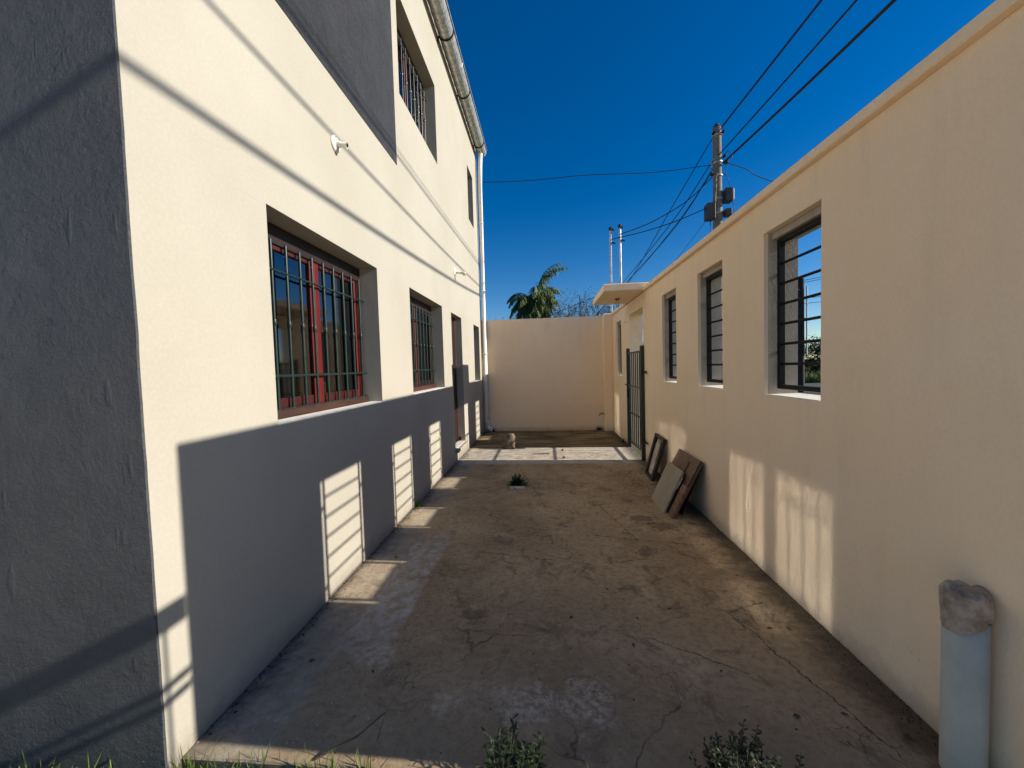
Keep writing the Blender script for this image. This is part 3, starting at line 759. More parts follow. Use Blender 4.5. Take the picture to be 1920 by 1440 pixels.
# ------------------------------------------------------------------ drain pipe stub with plastic lump
pp = empty('pipe_stub', (3.022, 1.513, -0.05)); tag(pp, 'upright grey plastic pipe stub capped with a crumpled bag beside the wall', 'pipe')
PC = (3.022, 1.513)
MB().lathe([(.060, 0.0), (.060, .66), (.056, .66), (.056, .60)], (PC[0], PC[1], -.06), n=96).build('pipe', PVCG, pp)
cap = MB(); nr, ns = 40, 22
vs = []
for j in range(ns + 1):
    f_ = j / ns
    for k in range(nr):
        t = 2 * PI * k / nr
        if f_ < .62:
            rad = .0635 + .003 * math.sin(3 * t + 1) * f_ + .0020 * math.sin(7 * t + 6 * f_) + .0012 * math.sin(11 * t)
            zz = 0.575 + .105 * f_ / .62
            if j == 0: zz += -.030 * math.cos(t - 2.6) - .012 * math.sin(2 * t)
            elif j < 4: zz += (-.030 * math.cos(t - 2.6) - .012 * math.sin(2 * t)) * (1 - j / 4)
        else:
            u = (f_ - .62) / .38
            rad = .0655 * math.cos(u * PI / 2) ** .5 + .004 * math.sin(3 * t + 1) * (1 - u)
            zz = 0.680 + .028 * math.sin(u * PI / 2) + .008 * (math.sin(4 * t + 2.4) + .7 * math.sin(7 * t + 1) + .4 * math.sin(11 * t)) * math.sin(min(1, u * 1.4) * PI / 2) * (1 - u ** 3)
        vs.append((PC[0] + rad * math.cos(t), PC[1] + rad * math.sin(t), zz))
cap.add(vs, [(j * nr + k, j * nr + (k + 1) % nr, (j + 1) * nr + (k + 1) % nr, (j + 1) * nr + k) for j in range(ns) for k in range(nr)], True)
cap.build('crumpled_cap', BAG, pp)['label'] = 'crumpled dirty plastic cap'

# ------------------------------------------------------------------ boards leaning on the right wall
def leaning(p0, p1, t0, t1, th, inset=0.0):
    """slab with bottom edge p0-p1 on the ground and top edge t0-t1, thickness th away from the viewer side"""
    p0, p1, t0, t1 = map(Vector, (p0, p1, t0, t1))
    n_ = (p1 - p0).cross(t0 - p0).normalized()
    if n_.x < 0: n_ = -n_
    return [p0, p1, p1 + n_ * th, p0 + n_ * th, t0, t1, t1 + n_ * th, t0 + n_ * th]
# big brown cabinet door
B0, B1 = Vector((2.745, 4.62, 0.001)), Vector((2.745, 3.93, 0.001)); T0, T1 = Vector((3.052, 4.64, .555)), Vector((3.052, 3.99, .555))
bd = empty('brown_board', (2.75, 4.3, 0)); tag(bd, 'large brown wooden cabinet board leaning on the wall behind a pale board', 'board')
q = MB(); q.hexa(leaning(B0, B1, T0, T1, .022)); q.build('panel', BOARDW, bd)
nn = (B1 - B0).cross(T0 - B0).normalized(); nn = nn if nn.x < 0 else -nn
def on(u, v, off): return B0.lerp(B1, u).lerp(T0.lerp(T1, u), v) + nn * off
q = MB(); q.hexa([on(.60, .02, .0015), on(.66, .02, .0015), on(.66, .02, .004), on(.60, .02, .004), on(.60, .9, .0015), on(.66, .9, .0015), on(.66, .9, .004), on(.60, .9, .004)])
q.build('groove_strip', DARKW, bd)
q = MB(); q.hexa([on(.985, 0, .0015), on(1.0, 0, .0015), on(1.0, 0, .012), on(.985, 0, .012), on(.985, 1, .0015), on(1.0, 1, .0015), on(1.0, 1, .012), on(.985, 1, .012)])
q.build('edge_strip', DARKW, bd)
# dark sheet added to stand for the shadow behind the brown board
q = MB(); q.hexa(leaning((2.86, 4.60, .001), (2.86, 4.02, .001), (3.082, 4.60, .50), (3.082, 4.06, .50), .006))
tag(q.build('shadow_board', DARKW, None, (2.9, 4.3, 0)), 'thin dark sheet added as the shadow between the brown board and the wall', 'board')
# pale board in front
q = MB(); q.hexa(leaning((2.70, 4.55, .001), (2.70, 4.08, .001), (2.915, 4.60, .42), (2.915, 4.13, .42), .018))
tag(q.build('pale_board', PALEB, None, (2.72, 4.3, 0)), 'pale beige rectangular board, foremost of the boards leaning on the wall', 'board')
# streaky small board
q = MB(); q.hexa(leaning((2.735, 4.035, .001), (2.735, 3.925, .001), (2.888, 4.06, .315), (2.888, 3.95, .315), .020))
tag(q.build('streaky_board', BURL, None, (2.74, 3.98, 0)), 'narrow streaky pinkish brown board at the near edge of the leaning boards', 'board')
q = MB(); q.hexa(leaning((2.84, 4.105, .25), (2.84, 4.085, .25), (2.90, 4.11, .37), (2.90, 4.09, .37), .006))
tag(q.build('metal_strip', GALV, None, (2.84, 4.1, .25)), 'short pale metal strip stuck between the leaning boards', 'strip')
# open frame
def framebox():
    o = empty('picture_stretcher', (2.92, 5.4, 0)); tag(o, 'dark open wooden frame with a pale backing leaning on the wall by the gate', 'frame')
    p0, p1, t0, t1 = Vector((2.90, 5.66, .001)), Vector((2.875, 5.20, .001)), Vector((3.045, 5.62, .57)), Vector((3.045, 5.20, .555))
    n_ = (p1 - p0).cross(t0 - p0).normalized(); n_ = n_ if n_.x > 0 else -n_
    def P(u, v, off): return p0.lerp(p1, u).lerp(t0.lerp(t1, u), v) + n_ * off
    def bar_(u0, u1, v0, v1, name, o0=0.0, o1=.04, mat=DARKW):
        MB().hexa([P(u0, v0, o0), P(u1, v0, o0), P(u1, v0, o1), P(u0, v0, o1), P(u0, v1, o0), P(u1, v1, o0), P(u1, v1, o1), P(u0, v1, o1)]).build(name, mat, o)
    bar_(0, .16, 0, 1, 'side_rail'); bar_(.80, 1, 0, 1, 'side_rail'); bar_(.161, .799, .93, 1, 'top_rail'); bar_(.161, .799, 0, .07, 'bottom_rail')
    bar_(.161, .799, .07, .82, 'backing', .030, .036, simple('faded_pink_paper', (0.42, 0.34, 0.28), 0.8, var=.3, scale=14))
framebox()

# ------------------------------------------------------------------ stone, drain slot
def lump(name, c, r, mat, seed, amp=.18, flat=None, sub=3):
    import bmesh
    bm = bmesh.new(); bmesh.ops.create_icosphere(bm, subdivisions=sub, radius=1.0)
    rnd = random.Random(seed); ph = [rnd.uniform(0, 6) for _ in range(9)]
    for v in bm.verts:
        p = v.co
        k = 1 + amp * (math.sin(2.1 * p.x + ph[0]) * math.sin(2.7 * p.y + ph[1]) + .5 * math.sin(5 * p.z + ph[2] + 3 * p.x) + .35 * math.sin(9 * p.y + ph[3]) * math.sin(8 * p.x + ph[4]))
        v.co = Vector((p.x * r[0] * k, p.y * r[1] * k, p.z * r[2] * k))
        if flat: v.co.x = min(v.co.x, flat)
        v.co.z = max(v.co.z, -c[2] + .001)
    me = bpy.data.meshes.new(name); bm.to_mesh(me); bm.free(); me.materials.append(mat)
    for pp_ in me.polygons: pp_.use_smooth = True
    return link(name, me, None, c)
tag(lump('boulder', (0.80, 7.46, .07), (.17, .15, .19), STONE, 3, .24, .11), 'rounded mossy stone standing beside the sunlit strip of the yard', 'stone')
b = MB(); b.box(1.26, 1.56, 6.86, 6.90, .001, .006); tag(b.build('drain_slot', BLACK, None, (1.4, 6.88, 0)), 'narrow black drain slot in the sunlit strip', 'drain')

# ------------------------------------------------------------------ plants in the yard
def leafquad(b, p, d, ln, wd, droop=.3, up=Vector((0, 0, 1)), seg=2):
    d = Vector(d).normalized(); s = d.cross(up)
    if s.length < 1e-3: s = Vector((1, 0, 0))
    s.normalize(); p = Vector(p)
    pts = []; cur = p.copy(); dd = d.copy()
    ws = [.25, 1.0, .05] if seg == 2 else [.25, 1.0, .8, .04]
    for i in range(seg + 1):
        pts.append((cur.copy(), ws[i] * wd / 2)); cur += dd * (ln / seg); dd.z -= droop; dd.normalize()
    vs = []
    for q, h in pts: vs += [q - s * h, q + s * h]
    b.add(vs, [(2 * i, 2 * i + 1, 2 * i + 3, 2 * i + 2) for i in range(seg)])
def rosette(name, c, r, n, label, seed, mat=LEAFW, h=1.0, wd=.22, cat='weed', group=None):
    rnd = random.Random(seed); b = MB()
    for i in range(n):
        a = rnd.uniform(0, 2 * PI); e_ = rnd.uniform(.15, 1.35)
        ln = r * rnd.uniform(.6, 1.1)
        leafquad(b, (c[0] + rnd.uniform(-.1, .1) * r, c[1] + rnd.uniform(-.1, .1) * r, c[2]), (math.cos(a) * math.cos(e_), math.sin(a) * math.cos(e_), math.sin(e_) * h), ln, ln * wd, rnd.uniform(.1, .5), seg=3)
    return tag(b.build(name, mat, None, c, fix=False), label, cat, group)
rosette('weed', (1.11, 5.03, 0.0), .17, 90, 'dark leafy weed growing alone in the middle of the concrete', 5, h=.9, wd=.3)
b = MB(); b.bbox(1.03, 1.22, 4.90, 4.945, .0, .022, .004)
tag(b.build('brick_fragment', WHITEPL, None, (1.1, 4.92, 0)), 'pale broken slab edge under the lone weed', 'rubble')
rosette('weed', (1.80, 7.14, 0.0), .05, 22, 'tiny weed on the far edge of the sunlit strip', 6)
rosette('weed', (1.80, 6.55, 0.0), .05, 22, 'tiny weed on the near edge of the sunlit strip', 7)
rosette('weed', (2.76, 9.33, 0.0), .12, 40, 'dark weed at the foot of the corner pillar', 8)
rosette('weed', (3.03, 7.84, 0.0), .09, 30, 'small weed at the wall foot beyond the gate', 9)
rosette('weed', (0.03, 4.28, 0.0), .09, 34, 'small green weed at the house foot by the second light patch', 10, mat=GRASSM)
rosette('weed', (0.03, 5.46, 0.0), .06, 24, 'smallest green weed at the house foot near the door', 11, mat=GRASSM)
rosette('weed', (0.22, 9.34, 0.0), .10, 30, 'weed beside the downpipe elbow', 12)

def bush(c, w, hgt, n, label, seed, small, mat):
    """many leafy upright stems"""
    rnd = random.Random(seed); root = empty('bush', c); tag(root, label, 'bush')
    st = MB(); lf = MB()
    for i in range(n):
        x = c[0] + rnd.gauss(0, w * .36); y = c[1] + rnd.uniform(-.10, .10)
        hh = hgt * rnd.uniform(.55, 1.0) * (1 - .45 * min(1, abs(x - c[0]) / w) ** 2)
        lean = Vector((rnd.gauss(0, .25), rnd.gauss(0, .2), 1)).normalized()
        pts = [Vector((x, y, c[2])) + lean * (hh * k / 5) + Vector((rnd.gauss(0, .003), 0, 0)) for k in range(6)]
        st.tube(pts, .003, 4, .0012)
        m_ = int(hh / (.010 if small else .014))
        for k in range(m_):
            f_ = k / m_; p = pts[0].lerp(pts[-1], .15 + .85 * f_); a = k * 2.4 + rnd.uniform(-.4, .4)
            ln = (.028 if small else .055) * rnd.uniform(.7, 1.2) * (1.1 - .5 * f_)
            leafquad(lf, p, (math.cos(a), math.sin(a), rnd.uniform(.1, .9)), ln, ln * (.5 if small else .32), .25)
    st.build('stems', BARK, root, fix=False); lf.build('foliage', mat, root, fix=False)
    return root
bush((1.36, 1.345, -.06), .17, .25, 75, 'dark spiky leafy bush at the middle of the near edge', 21, False, LEAFD)
bush((2.20, 1.36, -.06), .24, .262, 130, 'dark small-leaved bush at the right of the near edge', 22, True, LEAFD)
# grass along the near edge of the concrete
b = MB(); rnd = random.Random(30)
def blade(x, y, z, ln, wd, lean, az):
    d = Vector((math.cos(az) * lean, math.sin(az) * lean, 1)).normalized()
    leafquad(b, (x, y, z), d, ln, wd, .25 * lean + .05, Vector((math.sin(az * 3), math.cos(az * 3), .1)), 3)
for i in range(5200):
    x = rnd.uniform(-.75, 3.0); dens = .35 + .65 * max(0, math.sin(x * 5.0 + 1.2)) * 1.0
    if x > .95 and rnd.random() < .62: continue
    y = rnd.uniform(1.12, 1.40) if x > 0 else rnd.uniform(1.05, 1.325)
    blade(x, y, -.06, rnd.uniform(.04, .12) * (.6 + .6 * dens), rnd.uniform(.002, .005), abs(rnd.gauss(0, .5)), rnd.uniform(0, 2 * PI))
for (cx, cy, n_, hh) in ((.60, 1.385, 36, .17), (.76, 1.38, 26, .18), (-.28, 1.30, 22, .16), (-.46, 1.28, 30, .17), (.33, 1.39, 14, .14), (1.74, 1.39, 7, .20), (-.12, 1.3, 12, .11), (2.9, 1.38, 14, .16)):
    for i in range(n_):
        blade(cx + rnd.gauss(0, .035), cy + rnd.gauss(0, .01), -.06, hh * rnd.uniform(.55, 1.1), rnd.uniform(.003, .006), abs(rnd.gauss(.15, .35)), rnd.uniform(0, 2 * PI))
tag(b.build('grass', GRASSM, None, (0, 0, 0), fix=False), 'ragged grass along the near edge of the concrete', 'grass', kind='stuff')
# dry twigs in the grass on the left
for k, (pts, lb) in enumerate(((((-.60, 1.28, -.03), (-.42, 1.29, .06), (-.26, 1.30, .15)), 'dark dry twig slanting against the grey wall'),
                               (((.55, 1.42, .0), (.72, 1.46, .07), (.84, 1.47, .17), (.80, 1.47, .05)), 'thin bent dry twig standing on the concrete edge'),
                               (((-.35, 1.27, -.02), (-.16, 1.29, .05), (-.05, 1.30, .085)), 'short dry twig low beside the house corner'))):
    tag(MB().tube(pts, .005, 6, .002).build('twig', BARK, None, pts[0]), lb, 'twig')
# crumbs, leaves and gravel lying about
b = MB(); d2 = MB(); rnd = random.Random(41)
def crumb(mb, x, y, s):
    a = rnd.uniform(0, PI); cx, cy = math.cos(a) * s, math.sin(a) * s; h = s * rnd.uniform(.3, .9)
    mb.add([(x - cx, y - cy, .0005), (x + cy, y - cx, .0005), (x + cx, y + cy, .0005), (x - cy, y + cx, .0005), (x + rnd.uniform(-.3, .3) * s, y, h)], [(0, 1, 4), (1, 2, 4), (2, 3, 4), (3, 0, 4)])
for i in range(1500): crumb(d2, XR - abs(rnd.gauss(0, .045)) - .003, rnd.uniform(1.5, 9.3), rnd.uniform(.001, .0055))
for i in range(500): crumb(d2, abs(rnd.gauss(0, .03)) + .004, rnd.uniform(1.5, 9.3), rnd.uniform(.002, .008))
for i in range(320): crumb(d2, rnd.gauss(2.72, .12), rnd.gauss(5.15, .28), rnd.uniform(.002, .009))
for i in range(300): crumb(d2, rnd.uniform(.05, 3.0), rnd.uniform(9.33, 9.39), rnd.uniform(.004, .014))
for i in range(260): crumb(d2, rnd.uniform(.1, 3.0), rnd.uniform(1.45, 9.2), rnd.uniform(.002, .006))
for i in range(60): crumb(b, rnd.gauss(.3, .18), rnd.uniform(1.45, 2.2), rnd.uniform(.003, .007))
for i in range(60): crumb(b, rnd.uniform(.1, 3.0), rnd.uniform(1.45, 5), rnd.uniform(.0015, .004))
lv = MB()
for i in range(170):
    if i < 70: x, y = XR - abs(rnd.gauss(0, .12)) - .02, rnd.uniform(1.6, 9.2)
    elif i < 120: x, y = rnd.uniform(.1, 3.0), 9.36 - abs(rnd.gauss(0, .35))
    else: x, y = rnd.uniform(.1, 3.0), rnd.uniform(1.45, 6)
    a = rnd.uniform(0, 2 * PI); L = rnd.uniform(.015, .04)
    leafquad(lv, (x, y, .004), (math.cos(a), math.sin(a), rnd.uniform(.05, .5)), L, L * .5, .5)
tag(lv.build('dry_leaves', DRYM, None, (0, 0, 0), fix=False), 'small dead brown leaves lying on the concrete', 'leaves', kind='stuff')
tag(b.build('gravel', PEB, None, (0, 0, 0), fix=False), 'scattered pale grit on the concrete', 'gravel', kind='stuff')
tag(d2.build('soil_crumbs', DIRT, None, (0, 0, 0), fix=False), 'dark soil crumbs and dead leaves gathered at the wall feet', 'debris', kind='stuff')

# ------------------------------------------------------------------ poles and cables
def spline(pts, n=10):
    pts = [Vector(p) for p in pts]; out = []
    P = [pts[0] * 2 - pts[1]] + pts + [pts[-1] * 2 - pts[-2]]
    for i in range(1, len(P) - 2):
        for k in range(n):
            t = k / n; a, b_, c_, d = P[i - 1], P[i], P[i + 1], P[i + 2]
            out.append(.5 * ((2 * b_) + (c_ - a) * t + (2 * a - 5 * b_ + 4 * c_ - d) * t * t + (3 * b_ - a - 3 * c_ + d) * t ** 3))
    out.append(pts[-1]); return out
pole = empty('utility_pole', (5.50, 9.35, -.1)); tag(pole, 'concrete utility pole with meter boxes rising behind the sand wall', 'utility pole')
q = MB(); q.tube([(5.515, 9.35, -.1), (5.51, 9.35, 3), (5.50, 9.35, 6.80)], .120, 18, .088); q.build('shaft', POLEC, pole)
for zz in (6.62, 6.02, 5.72, 5.22, 4.9):
    q = MB(); q.lathe([(.098, -.02), (.106, -.02), (.106, .02), (.098, .02)], (5.503, 9.35, zz), n=18); q.build('band', GALV, pole)
q = MB(); q.lathe([(.095, 0), (.06, .05), (.03, .09)], (5.50, 9.35, 6.79), n=14); q.build('cap', POLEW, pole)
def bx(name, x0, x1, y0, y1, z0, z1, mat):
    return MB().bbox(x0, x1, y0, y1, z0, z1, .015).build(name, mat, pole)
o1 = bx('meter_box', 5.63, 5.80, 9.22, 9.42, 5.12, 5.42, METERB)
MB().bbox(5.803, 5.83, 9.25, 9.39, 5.16, 5.40, .01).build('lid', METERG, o1)
bx('meter_box', 5.22, 5.40, 9.18, 9.40, 4.74, 5.10, METERB)
bx('meter_box', 5.62, 5.76, 9.2, 9.38, 4.80, 4.96, METERB)
MB().tube([(5.40, 9.25, 5.12), (5.41, 9.24, 5.5), (5.42, 9.24, 5.75)], .035, 10).build('conduit', POLEC, pole)
for (x, z) in ((5.40, 6.64), (5.62, 6.12), (5.66, 5.98), (5.36, 5.74), (5.6, 6.65)):
    q = MB(); q.lathe([(.02, -.05), (.035, -.03), (.02, 0), (.035, .03), (.02, .05)], (x, 9.27, z), 'Y', 10); q.build('insulator', CABLE, pole)
q = MB()
q.tube(spline([(5.62, 9.25, 6.15), (5.70, 9.22, 6.2), (5.76, 9.2, 6.08), (5.66, 9.2, 5.9), (5.62, 9.22, 5.7)], 8), .007, 5)
q.tube(spline([(5.60, 9.25, 5.75), (5.66, 9.2, 5.6), (5.72, 9.22, 5.42)], 8), .007, 5)
q.tube(spline([(5.75, 9.25, 5.12), (5.80, 9.22, 5.0), (5.74, 9.22, 4.7)], 8), .007, 5)
q.tube(spline([(5.38, 9.22, 6.1), (5.30, 9.2, 5.95), (5.33, 9.2, 5.75), (5.42, 9.22, 5.7)], 8), .007, 5)
q.tube([(5.30, 9.25, 4.75), (5.31, 9.25, 4.3)], .008, 5)
q.build('loose_wire', CABLE, pole)

def cable(name, pts, r, label, group=None, n=8):
    return tag(MB().tube(spline(pts, n), r, 6).build('overhead_cable', CABLE, None, pts[0]), label, 'cable', group)
def sag(z0, a, bq, x):
    return [(x, y, z0 + a * (y - 9.3) + bq * (y - 9.3) ** 2) for y in (9.27, 7.5, 6, 4.5, 3, 1.5, 0, -3, -6, -10, -15, -20)]
cable('a', sag(6.66, .035, 0.0, 5.50), .012, 'thin top cable running overhead from the pole top towards the viewer')
cable('b', sag(6.15, .05, .0025, 5.50), .014, 'middle cable running overhead from the pole towards the viewer')
cable('c', sag(5.98, .10, .0033, 5.60), .021, 'thick lowest cable running overhead from the pole towards the viewer')
cable('a1', sag(6.76, .035, 0.0, 5.56), .006, 'hair-thin wire just above the top overhead cable')
cable('a2', [(5.44, 9.3, 6.64), (5.46, 12.5, 6.22), (5.5, 18.6, 5.38), (5.5, 30, 4.4)], .013, 'top cable running on from the pole away over the canopy')
cable('b2', [(5.44, 9.3, 6.13), (5.46, 12.5, 5.80), (5.5, 20.0, 5.62), (5.5, 34, 5.3)], .013, 'middle cable running on from the pole away over the canopy')
cable('c2', [(5.44, 9.3, 5.95), (5.5, 12.3, 5.60), (5.6, 19.6, 5.55), (5.6, 36, 5.4)], .017, 'thick cable running on from the pole away over the canopy')
cable('d2', [(5.46, 9.3, 5.02), (5.6, 14.0, 4.55), (5.8, 22.0, 4.5)], .005, 'thinnest cable sloping down from the pole just above the wall')
cable('e2', [(5.46, 9.3, 5.9), (5.4, 12.0, 5.55), (5.5, 19.0, 5.3), (5.5, 30, 5.2)], .005, 'hair-thin wire between the heavier cables beyond the pole')
cable('left', [(5.42, 9.45, 6.03), (4.2, 9.75, 6.10), (2.65, 9.95, 6.24), (.09, 10.0, 6.27), (-6, 10.2, 6.9)], .008, 'thin cable crossing the sky from the pole to behind the house')
cable('right', [(5.60, 9.3, 6.02), (6.1, 9.3, 5.82), (6.56, 9.3, 5.55), (9.0, 9.3, 4.6)], .008, 'thin cable dropping from the pole behind the sand wall')
cable('d1', [(5.40, 9.35, 5.72), (4.85, 9.4, 5.24), (4.2, 9.5, 4.90), (3.78, 9.6, 4.76), (3.42, 9.68, 4.68)], .010, 'service cable hanging from the pole to the taller conduit mast')
cable('d2b', [(5.28, 9.3, 5.03), (4.6, 9.4, 4.80), (3.9, 9.5, 4.64), (3.20, 9.68, 4.56)], .010, 'service cable hanging from the meter box to the shorter conduit mast')
def mast(x, top, label):
    o = empty('conduit_mast', (x, 9.70, 2.5)); tag(o, label, 'mast', 'galvanised conduit masts behind the wall corner')
    MB().tube([(x, 9.70, 0), (x, 9.70, top)], .030, 12).build('tube', simple('zinc_tube', (.55, .56, .57), .35, .4), o)
    q = MB(); q.lathe([(.038, -.02), (.045, .02), (.04, .05), (.015, .07)], (x, 9.70, top), n=12); q.tube([(x, 9.7, top + .03), (x + .05, 9.68, top + .02), (x + .07, 9.68, top - .03)], .018, 8); q.build('weather_head', CABLE, o)
    q = MB(); q.tube([(x + .03, 9.69, top - .30 if top < 4.85 else top - .2), (x + .11, 9.69, top - .33 if top < 4.85 else top - .22)], .022, 8); q.build('insulator', CABLE, o)
mast(3.17, 4.79, 'shorter galvanised conduit mast, the one further from the pole')
mast(3.395, 4.84, 'taller galvanised conduit mast, the one nearer the pole')
q = MB(); q.tube([(3.17, 18.0, 0), (3.17, 18.0, 4.72)], .022, 8)
tag(q.build('thin_post', CABLE, None, (3.17, 18, 0)), 'thin dark post standing among the bare shrubs', 'post')
cable('w', [(-3, 17.6, 3.6), (1.2, 17.6, 3.72), (2.6, 17.6, 4.12), (4.6, 17.6, 4.75), (9, 17.6, 5.3)], .012, 'dark sagging wire in front of the bare shrubs beyond the back wall')
# second pole, seen through the nearest opening
p2 = empty('wooden_pole', (13.86, 20, -.05)); tag(p2, 'black wooden pole on the far side of the street, seen through the nearest opening', 'utility pole')
MB().tube([(13.86, 20, -.05), (13.86, 20, 5.45)], .16, 14, .13).build('shaft', POLEW, p2)
MB().tube([(14.04, 19.85, 1.75), (14.04, 19.85, 5.0)], .035, 10).build('conduit', PVCW, p2)
MB().tube([(13.86, 19.9, 4.7), (13.5, 19.8, 4.95)], .03, 6).build('bracket', POLEW, p2)
for k, (za, zb, lb) in enumerate(((5.30, 5.95, 'upper street cable seen through the nearest opening'), (5.2, 5.85, 'second street cable seen through the nearest opening'),
                             (4.45, 4.55, 'third street cable seen through the nearest opening'), (4.2, 4.3, 'fourth street cable seen through the nearest opening'),
                             (3.5, 3.42, 'lowest street cable seen through the nearest opening'))):
    cable('s', [(12.5, 20.3, za - .05), (13.9, 19.9, za), (17, 19.2, (za + zb) / 2 + .02), (24, 18, zb)], .012, lb)

# ------------------------------------------------------------------ vegetation beyond
def palm(c, label):
    root = empty('palm_tree', (c[0], c[1], 0)); tag(root, label, 'palm tree')
    rnd = random.Random(5)
    MB().tube([(c[0], c[1], -.1), (c[0] + .05, c[1], 2), (c[0], c[1], c[2] - .1)], .20, 14, .16).build('trunk', BARK, root)
    fr = [(-PI / 2 + .05, 1.35, 2.6, .55)]
    def frond(az, el, ln, droop, mat, dens=64):
        b = MB(); p = Vector(c); d = Vector((math.cos(az) * math.cos(el), math.sin(az) * math.cos(el), math.sin(el)))
        pts = [p.copy()]; N = 14
        for i in range(N):
            p = p + d * (ln / N); d.z -= droop * (1.0 + 1.3 * i / N) / N; d.normalize(); pts.append(p.copy())
        b.tube(pts, .022, 5, .005)
        for k in range(dens):
            f_ = .12 + .88 * k / dens; i = min(N - 1, int(f_ * N)); q = pts[i].lerp(pts[i + 1], f_ * N - i)
            t = (pts[i + 1] - pts[i]).normalized(); s = t.cross(Vector((0, 0, 1)))
            if s.length < .1: s = Vector((math.sin(az), -math.cos(az), 0))
            s.normalize()
            for sg in (1, -1):
                l = .56 * math.sin(PI * (f_ * .82 + .16)) * rnd.uniform(.75, 1.15)
                dd = s * sg * rnd.uniform(.5, .9) + t * .55 + Vector((rnd.gauss(0, .2), rnd.gauss(0, .2), rnd.uniform(-1.3, -.1)))
                leafquad(b, q, dd, l, .036, .55, Vector((0, 0, 1)), 3)
        b.build('frond', mat, root, fix=False)
    spec = [(.15, 1.30, 2.9, 1.5), (.4, 1.1, 1.9, 1.5), (PI, 1.05, 1.9, 2.0), (PI - .5, .75, 1.9, 1.9), (PI + .4, .95, 1.9, 2.2), (PI + .1, .55, 1.8, 2.1),
            (0.0, .8, 1.5, 2.2), (-.5, .6, 1.4, 2.2), (.6, .55, 1.4, 2.2), (-1.2, .9, 1.7, 2.2), (-1.7, .7, 1.6, 2.4), (-2.2, .9, 1.7, 2.2), (1.2, 1.0, 1.6, 2.0), (2.0, .9, 1.7, 2.0),
            (-1.4, .1, 1.4, 2.0), (-1.9, -.1, 1.3, 2.0), (-.8, -.1, 1.3, 2.0), (-.2, 0.0, 1.2, 2.2), (PI + .6, .15, 1.4, 1.9), (-2.6, .3, 1.5, 2.0), (-1.0, .4, 1.3, 2.3), (.3, .25, 1.2, 2.4), (-1.5, 1.2, 1.7, 1.9), (-.4, 1.15, 1.6, 2.1)]
    spec += [(.05, 1.38, 2.8, 1.6), (-.35, 1.34, 2.6, 1.7), (.4, 1.2, 2.2, 2.0)]
    for i in range(22):
        spec.append((rnd.uniform(0, 2 * PI), rnd.uniform(-.1, 1.25), rnd.uniform(1.25, 1.8), rnd.uniform(1.7, 2.5)))
    for i, (az, el, ln, dr) in enumerate(spec):
        frond(az, el, ln, dr, PALMG if el > 0.05 or i % 2 else PALMD)
palm((1.05, 20.0, 4.75), 'feathery palm tree showing above the far yard wall')

def twiggy(c, hgt, spread, seed, label, leaves, lm, depth=5, group=None):
    rnd = random.Random(seed); root = empty('shrub_tree', (c[0], c[1], -.06)); tag(root, label, 'tree', group)
    tb = MB(); lf = MB()
    def grow(p, d, ln, r, lv):
        pts = [p]; q = p.copy(); dd = d.copy()
        for i in range(3):
            dd = (dd + Vector((rnd.gauss(0, .16), rnd.gauss(0, .16), rnd.gauss(.03, .1)))).normalized(); q = q + dd * ln / 3; pts.append(q.copy())
        tb.tube(pts, r, 5 if lv > 2 else 3, r * .6, cap=False)
        if lv <= 2:
            for k in range(leaves):
                s = pts[rnd.randint(1, 3)]; a = rnd.uniform(0, 2 * PI)
                L = rnd.uniform(.05, .11)
                leafquad(lf, s + Vector((rnd.gauss(0, .04), rnd.gauss(0, .04), rnd.gauss(0, .04))), (math.cos(a), math.sin(a), rnd.uniform(-.6, .8)), L, L * .5, .2)
        if lv > 0:
            for k in range(3 if lv < depth else 5):
                a = rnd.uniform(0, 2 * PI); e_ = rnd.uniform(.35, 1.0)
                nd = (dd + Vector((math.cos(a) * e_, math.sin(a) * e_, rnd.uniform(-.05, .45)))).normalized()
                grow(pts[rnd.choice((2, 3))], nd, ln * rnd.uniform(.6, .82), r * .55, lv - 1)
    grow(Vector((c[0], c[1], -.06)), Vector((0, 0, 1)), hgt * .42, .07 * spread, depth)
    tb.build('trunk', BARK, root, fix=False); lf.build('crown', lm, root, fix=False)
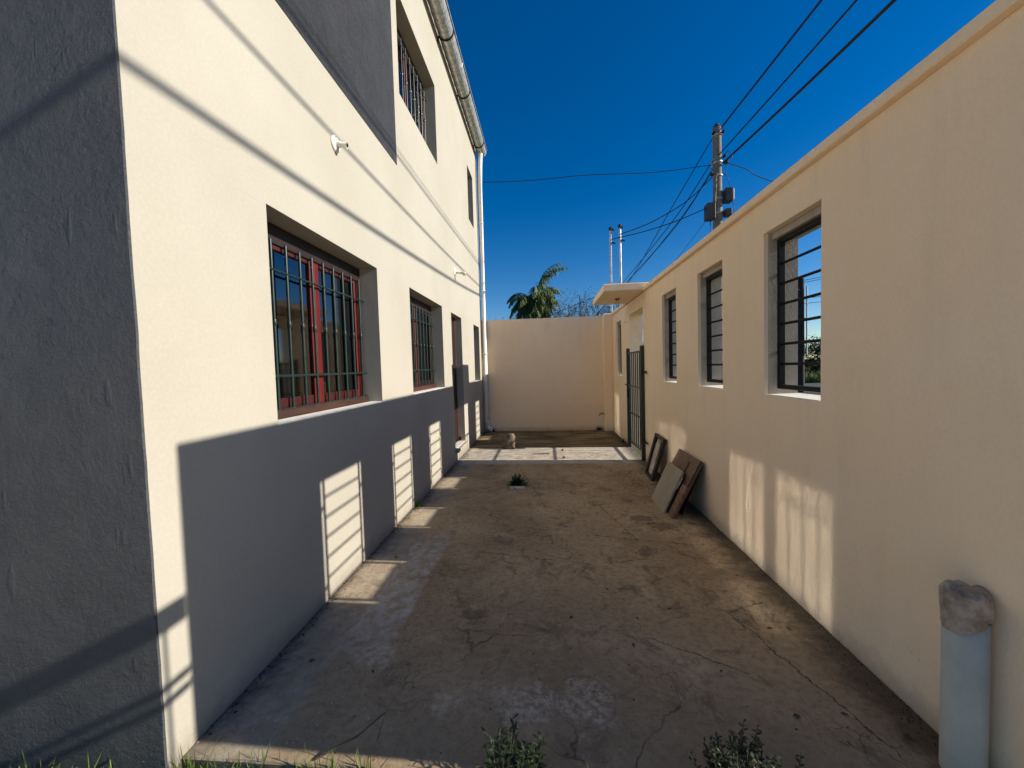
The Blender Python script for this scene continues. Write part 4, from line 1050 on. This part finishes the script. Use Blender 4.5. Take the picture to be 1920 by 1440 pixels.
for k, (x, y, h_, sd, lv, lb) in enumerate(((2.15, 19.5, 3.75, 61, 3, 'half-bare shrub just right of the palm'), (2.9, 18.6, 4.1, 62, 3, 'twiggy shrub around the thin post'),
                              (3.6, 18.8, 4.6, 63, 3, 'taller twiggy tree left of the canopy'), (4.3, 19.5, 4.7, 64, 4, 'leafier tree seen under the canopy edge'),
                              (5.0, 18.5, 4.6, 67, 4, 'twiggy tree mostly hidden behind the canopy and wall'), (-.55, 19.6, 3.7, 65, 2, 'low twiggy shrub left of the palm'), (.35, 21, 3.9, 66, 3, 'shrub behind the left side of the palm'))):
    twiggy((x, y), h_, 1.0, sd, lb, lv, LEAFO if k % 2 else LEAFD, 5)

def broad(c, rx, ry, rz, n, label, seed, mats, cat='tree'):
    rnd = random.Random(seed); root = empty('leafy_tree', (c[0], c[1], -.06)); tag(root, label, cat)
    MB().tube([(c[0], c[1], -.06), (c[0] + .1, c[1], c[2])], .16, 10, .08).build('trunk', BARK, root)
    ctr = [(rnd.gauss(0, .5), rnd.gauss(0, .5), rnd.uniform(-.9, .8), rnd.uniform(.25, .45)) for _ in range(26)]
    for mi, mt in enumerate(mats):
        lf = MB()
        for i in range(n):
            cx, cy, cz, cr_ = ctr[rnd.randrange(len(ctr))]
            v = Vector((rnd.gauss(0, 1), rnd.gauss(0, 1), rnd.gauss(0, 1))).normalized() * (cr_ * rnd.uniform(.6, 1.05))
            p = (c[0] + (cx + v.x) * rx, c[1] + (cy + v.y) * ry, max(.0, c[2] + (cz + v.z) * rz))
            a = rnd.uniform(0, 2 * PI); L = rnd.uniform(.10, .22)
            leafquad(lf, p, (math.cos(a), math.sin(a), rnd.uniform(-.6, .8)), L, L * .55, .3)
        lf.build('crown', mt, root, fix=False)
broad((21.5, 29.5, 1.4), 2.6, 2.2, 1.75, 5200, 'dark round tree beyond the street, seen through the nearest opening', 71, (LEAFD, LEAFO))
broad((24.6, 30.5, 1.5), 3.0, 2.2, 1.7, 5000, 'dark tree further along the street hedge', 72, (LEAFD, LEAFO))
broad((18.8, 31.0, 1.2), 2.3, 2.0, 1.3, 4500, 'low dark tree beside the black wooden pole', 73, (LEAFD, LEAFO))
broad((27.8, 30.0, 1.8), 3.0, 2.2, 2.0, 4200, 'dark tree at the end of the street hedge', 74, (LEAFD,))
rnd = random.Random(80); b = MB()
for i in range(5000):
    x = rnd.uniform(16, 30); blade(x, rnd.uniform(27.2, 28.3), -.06, rnd.uniform(.3, .85), .03, abs(rnd.gauss(.2, .4)), rnd.uniform(0, 2 * PI))
tag(b.build('tall_grass', GRASSM, None, (0, 0, 0), fix=False), 'tall verge grass in front of the street trees', 'grass', kind='stuff')
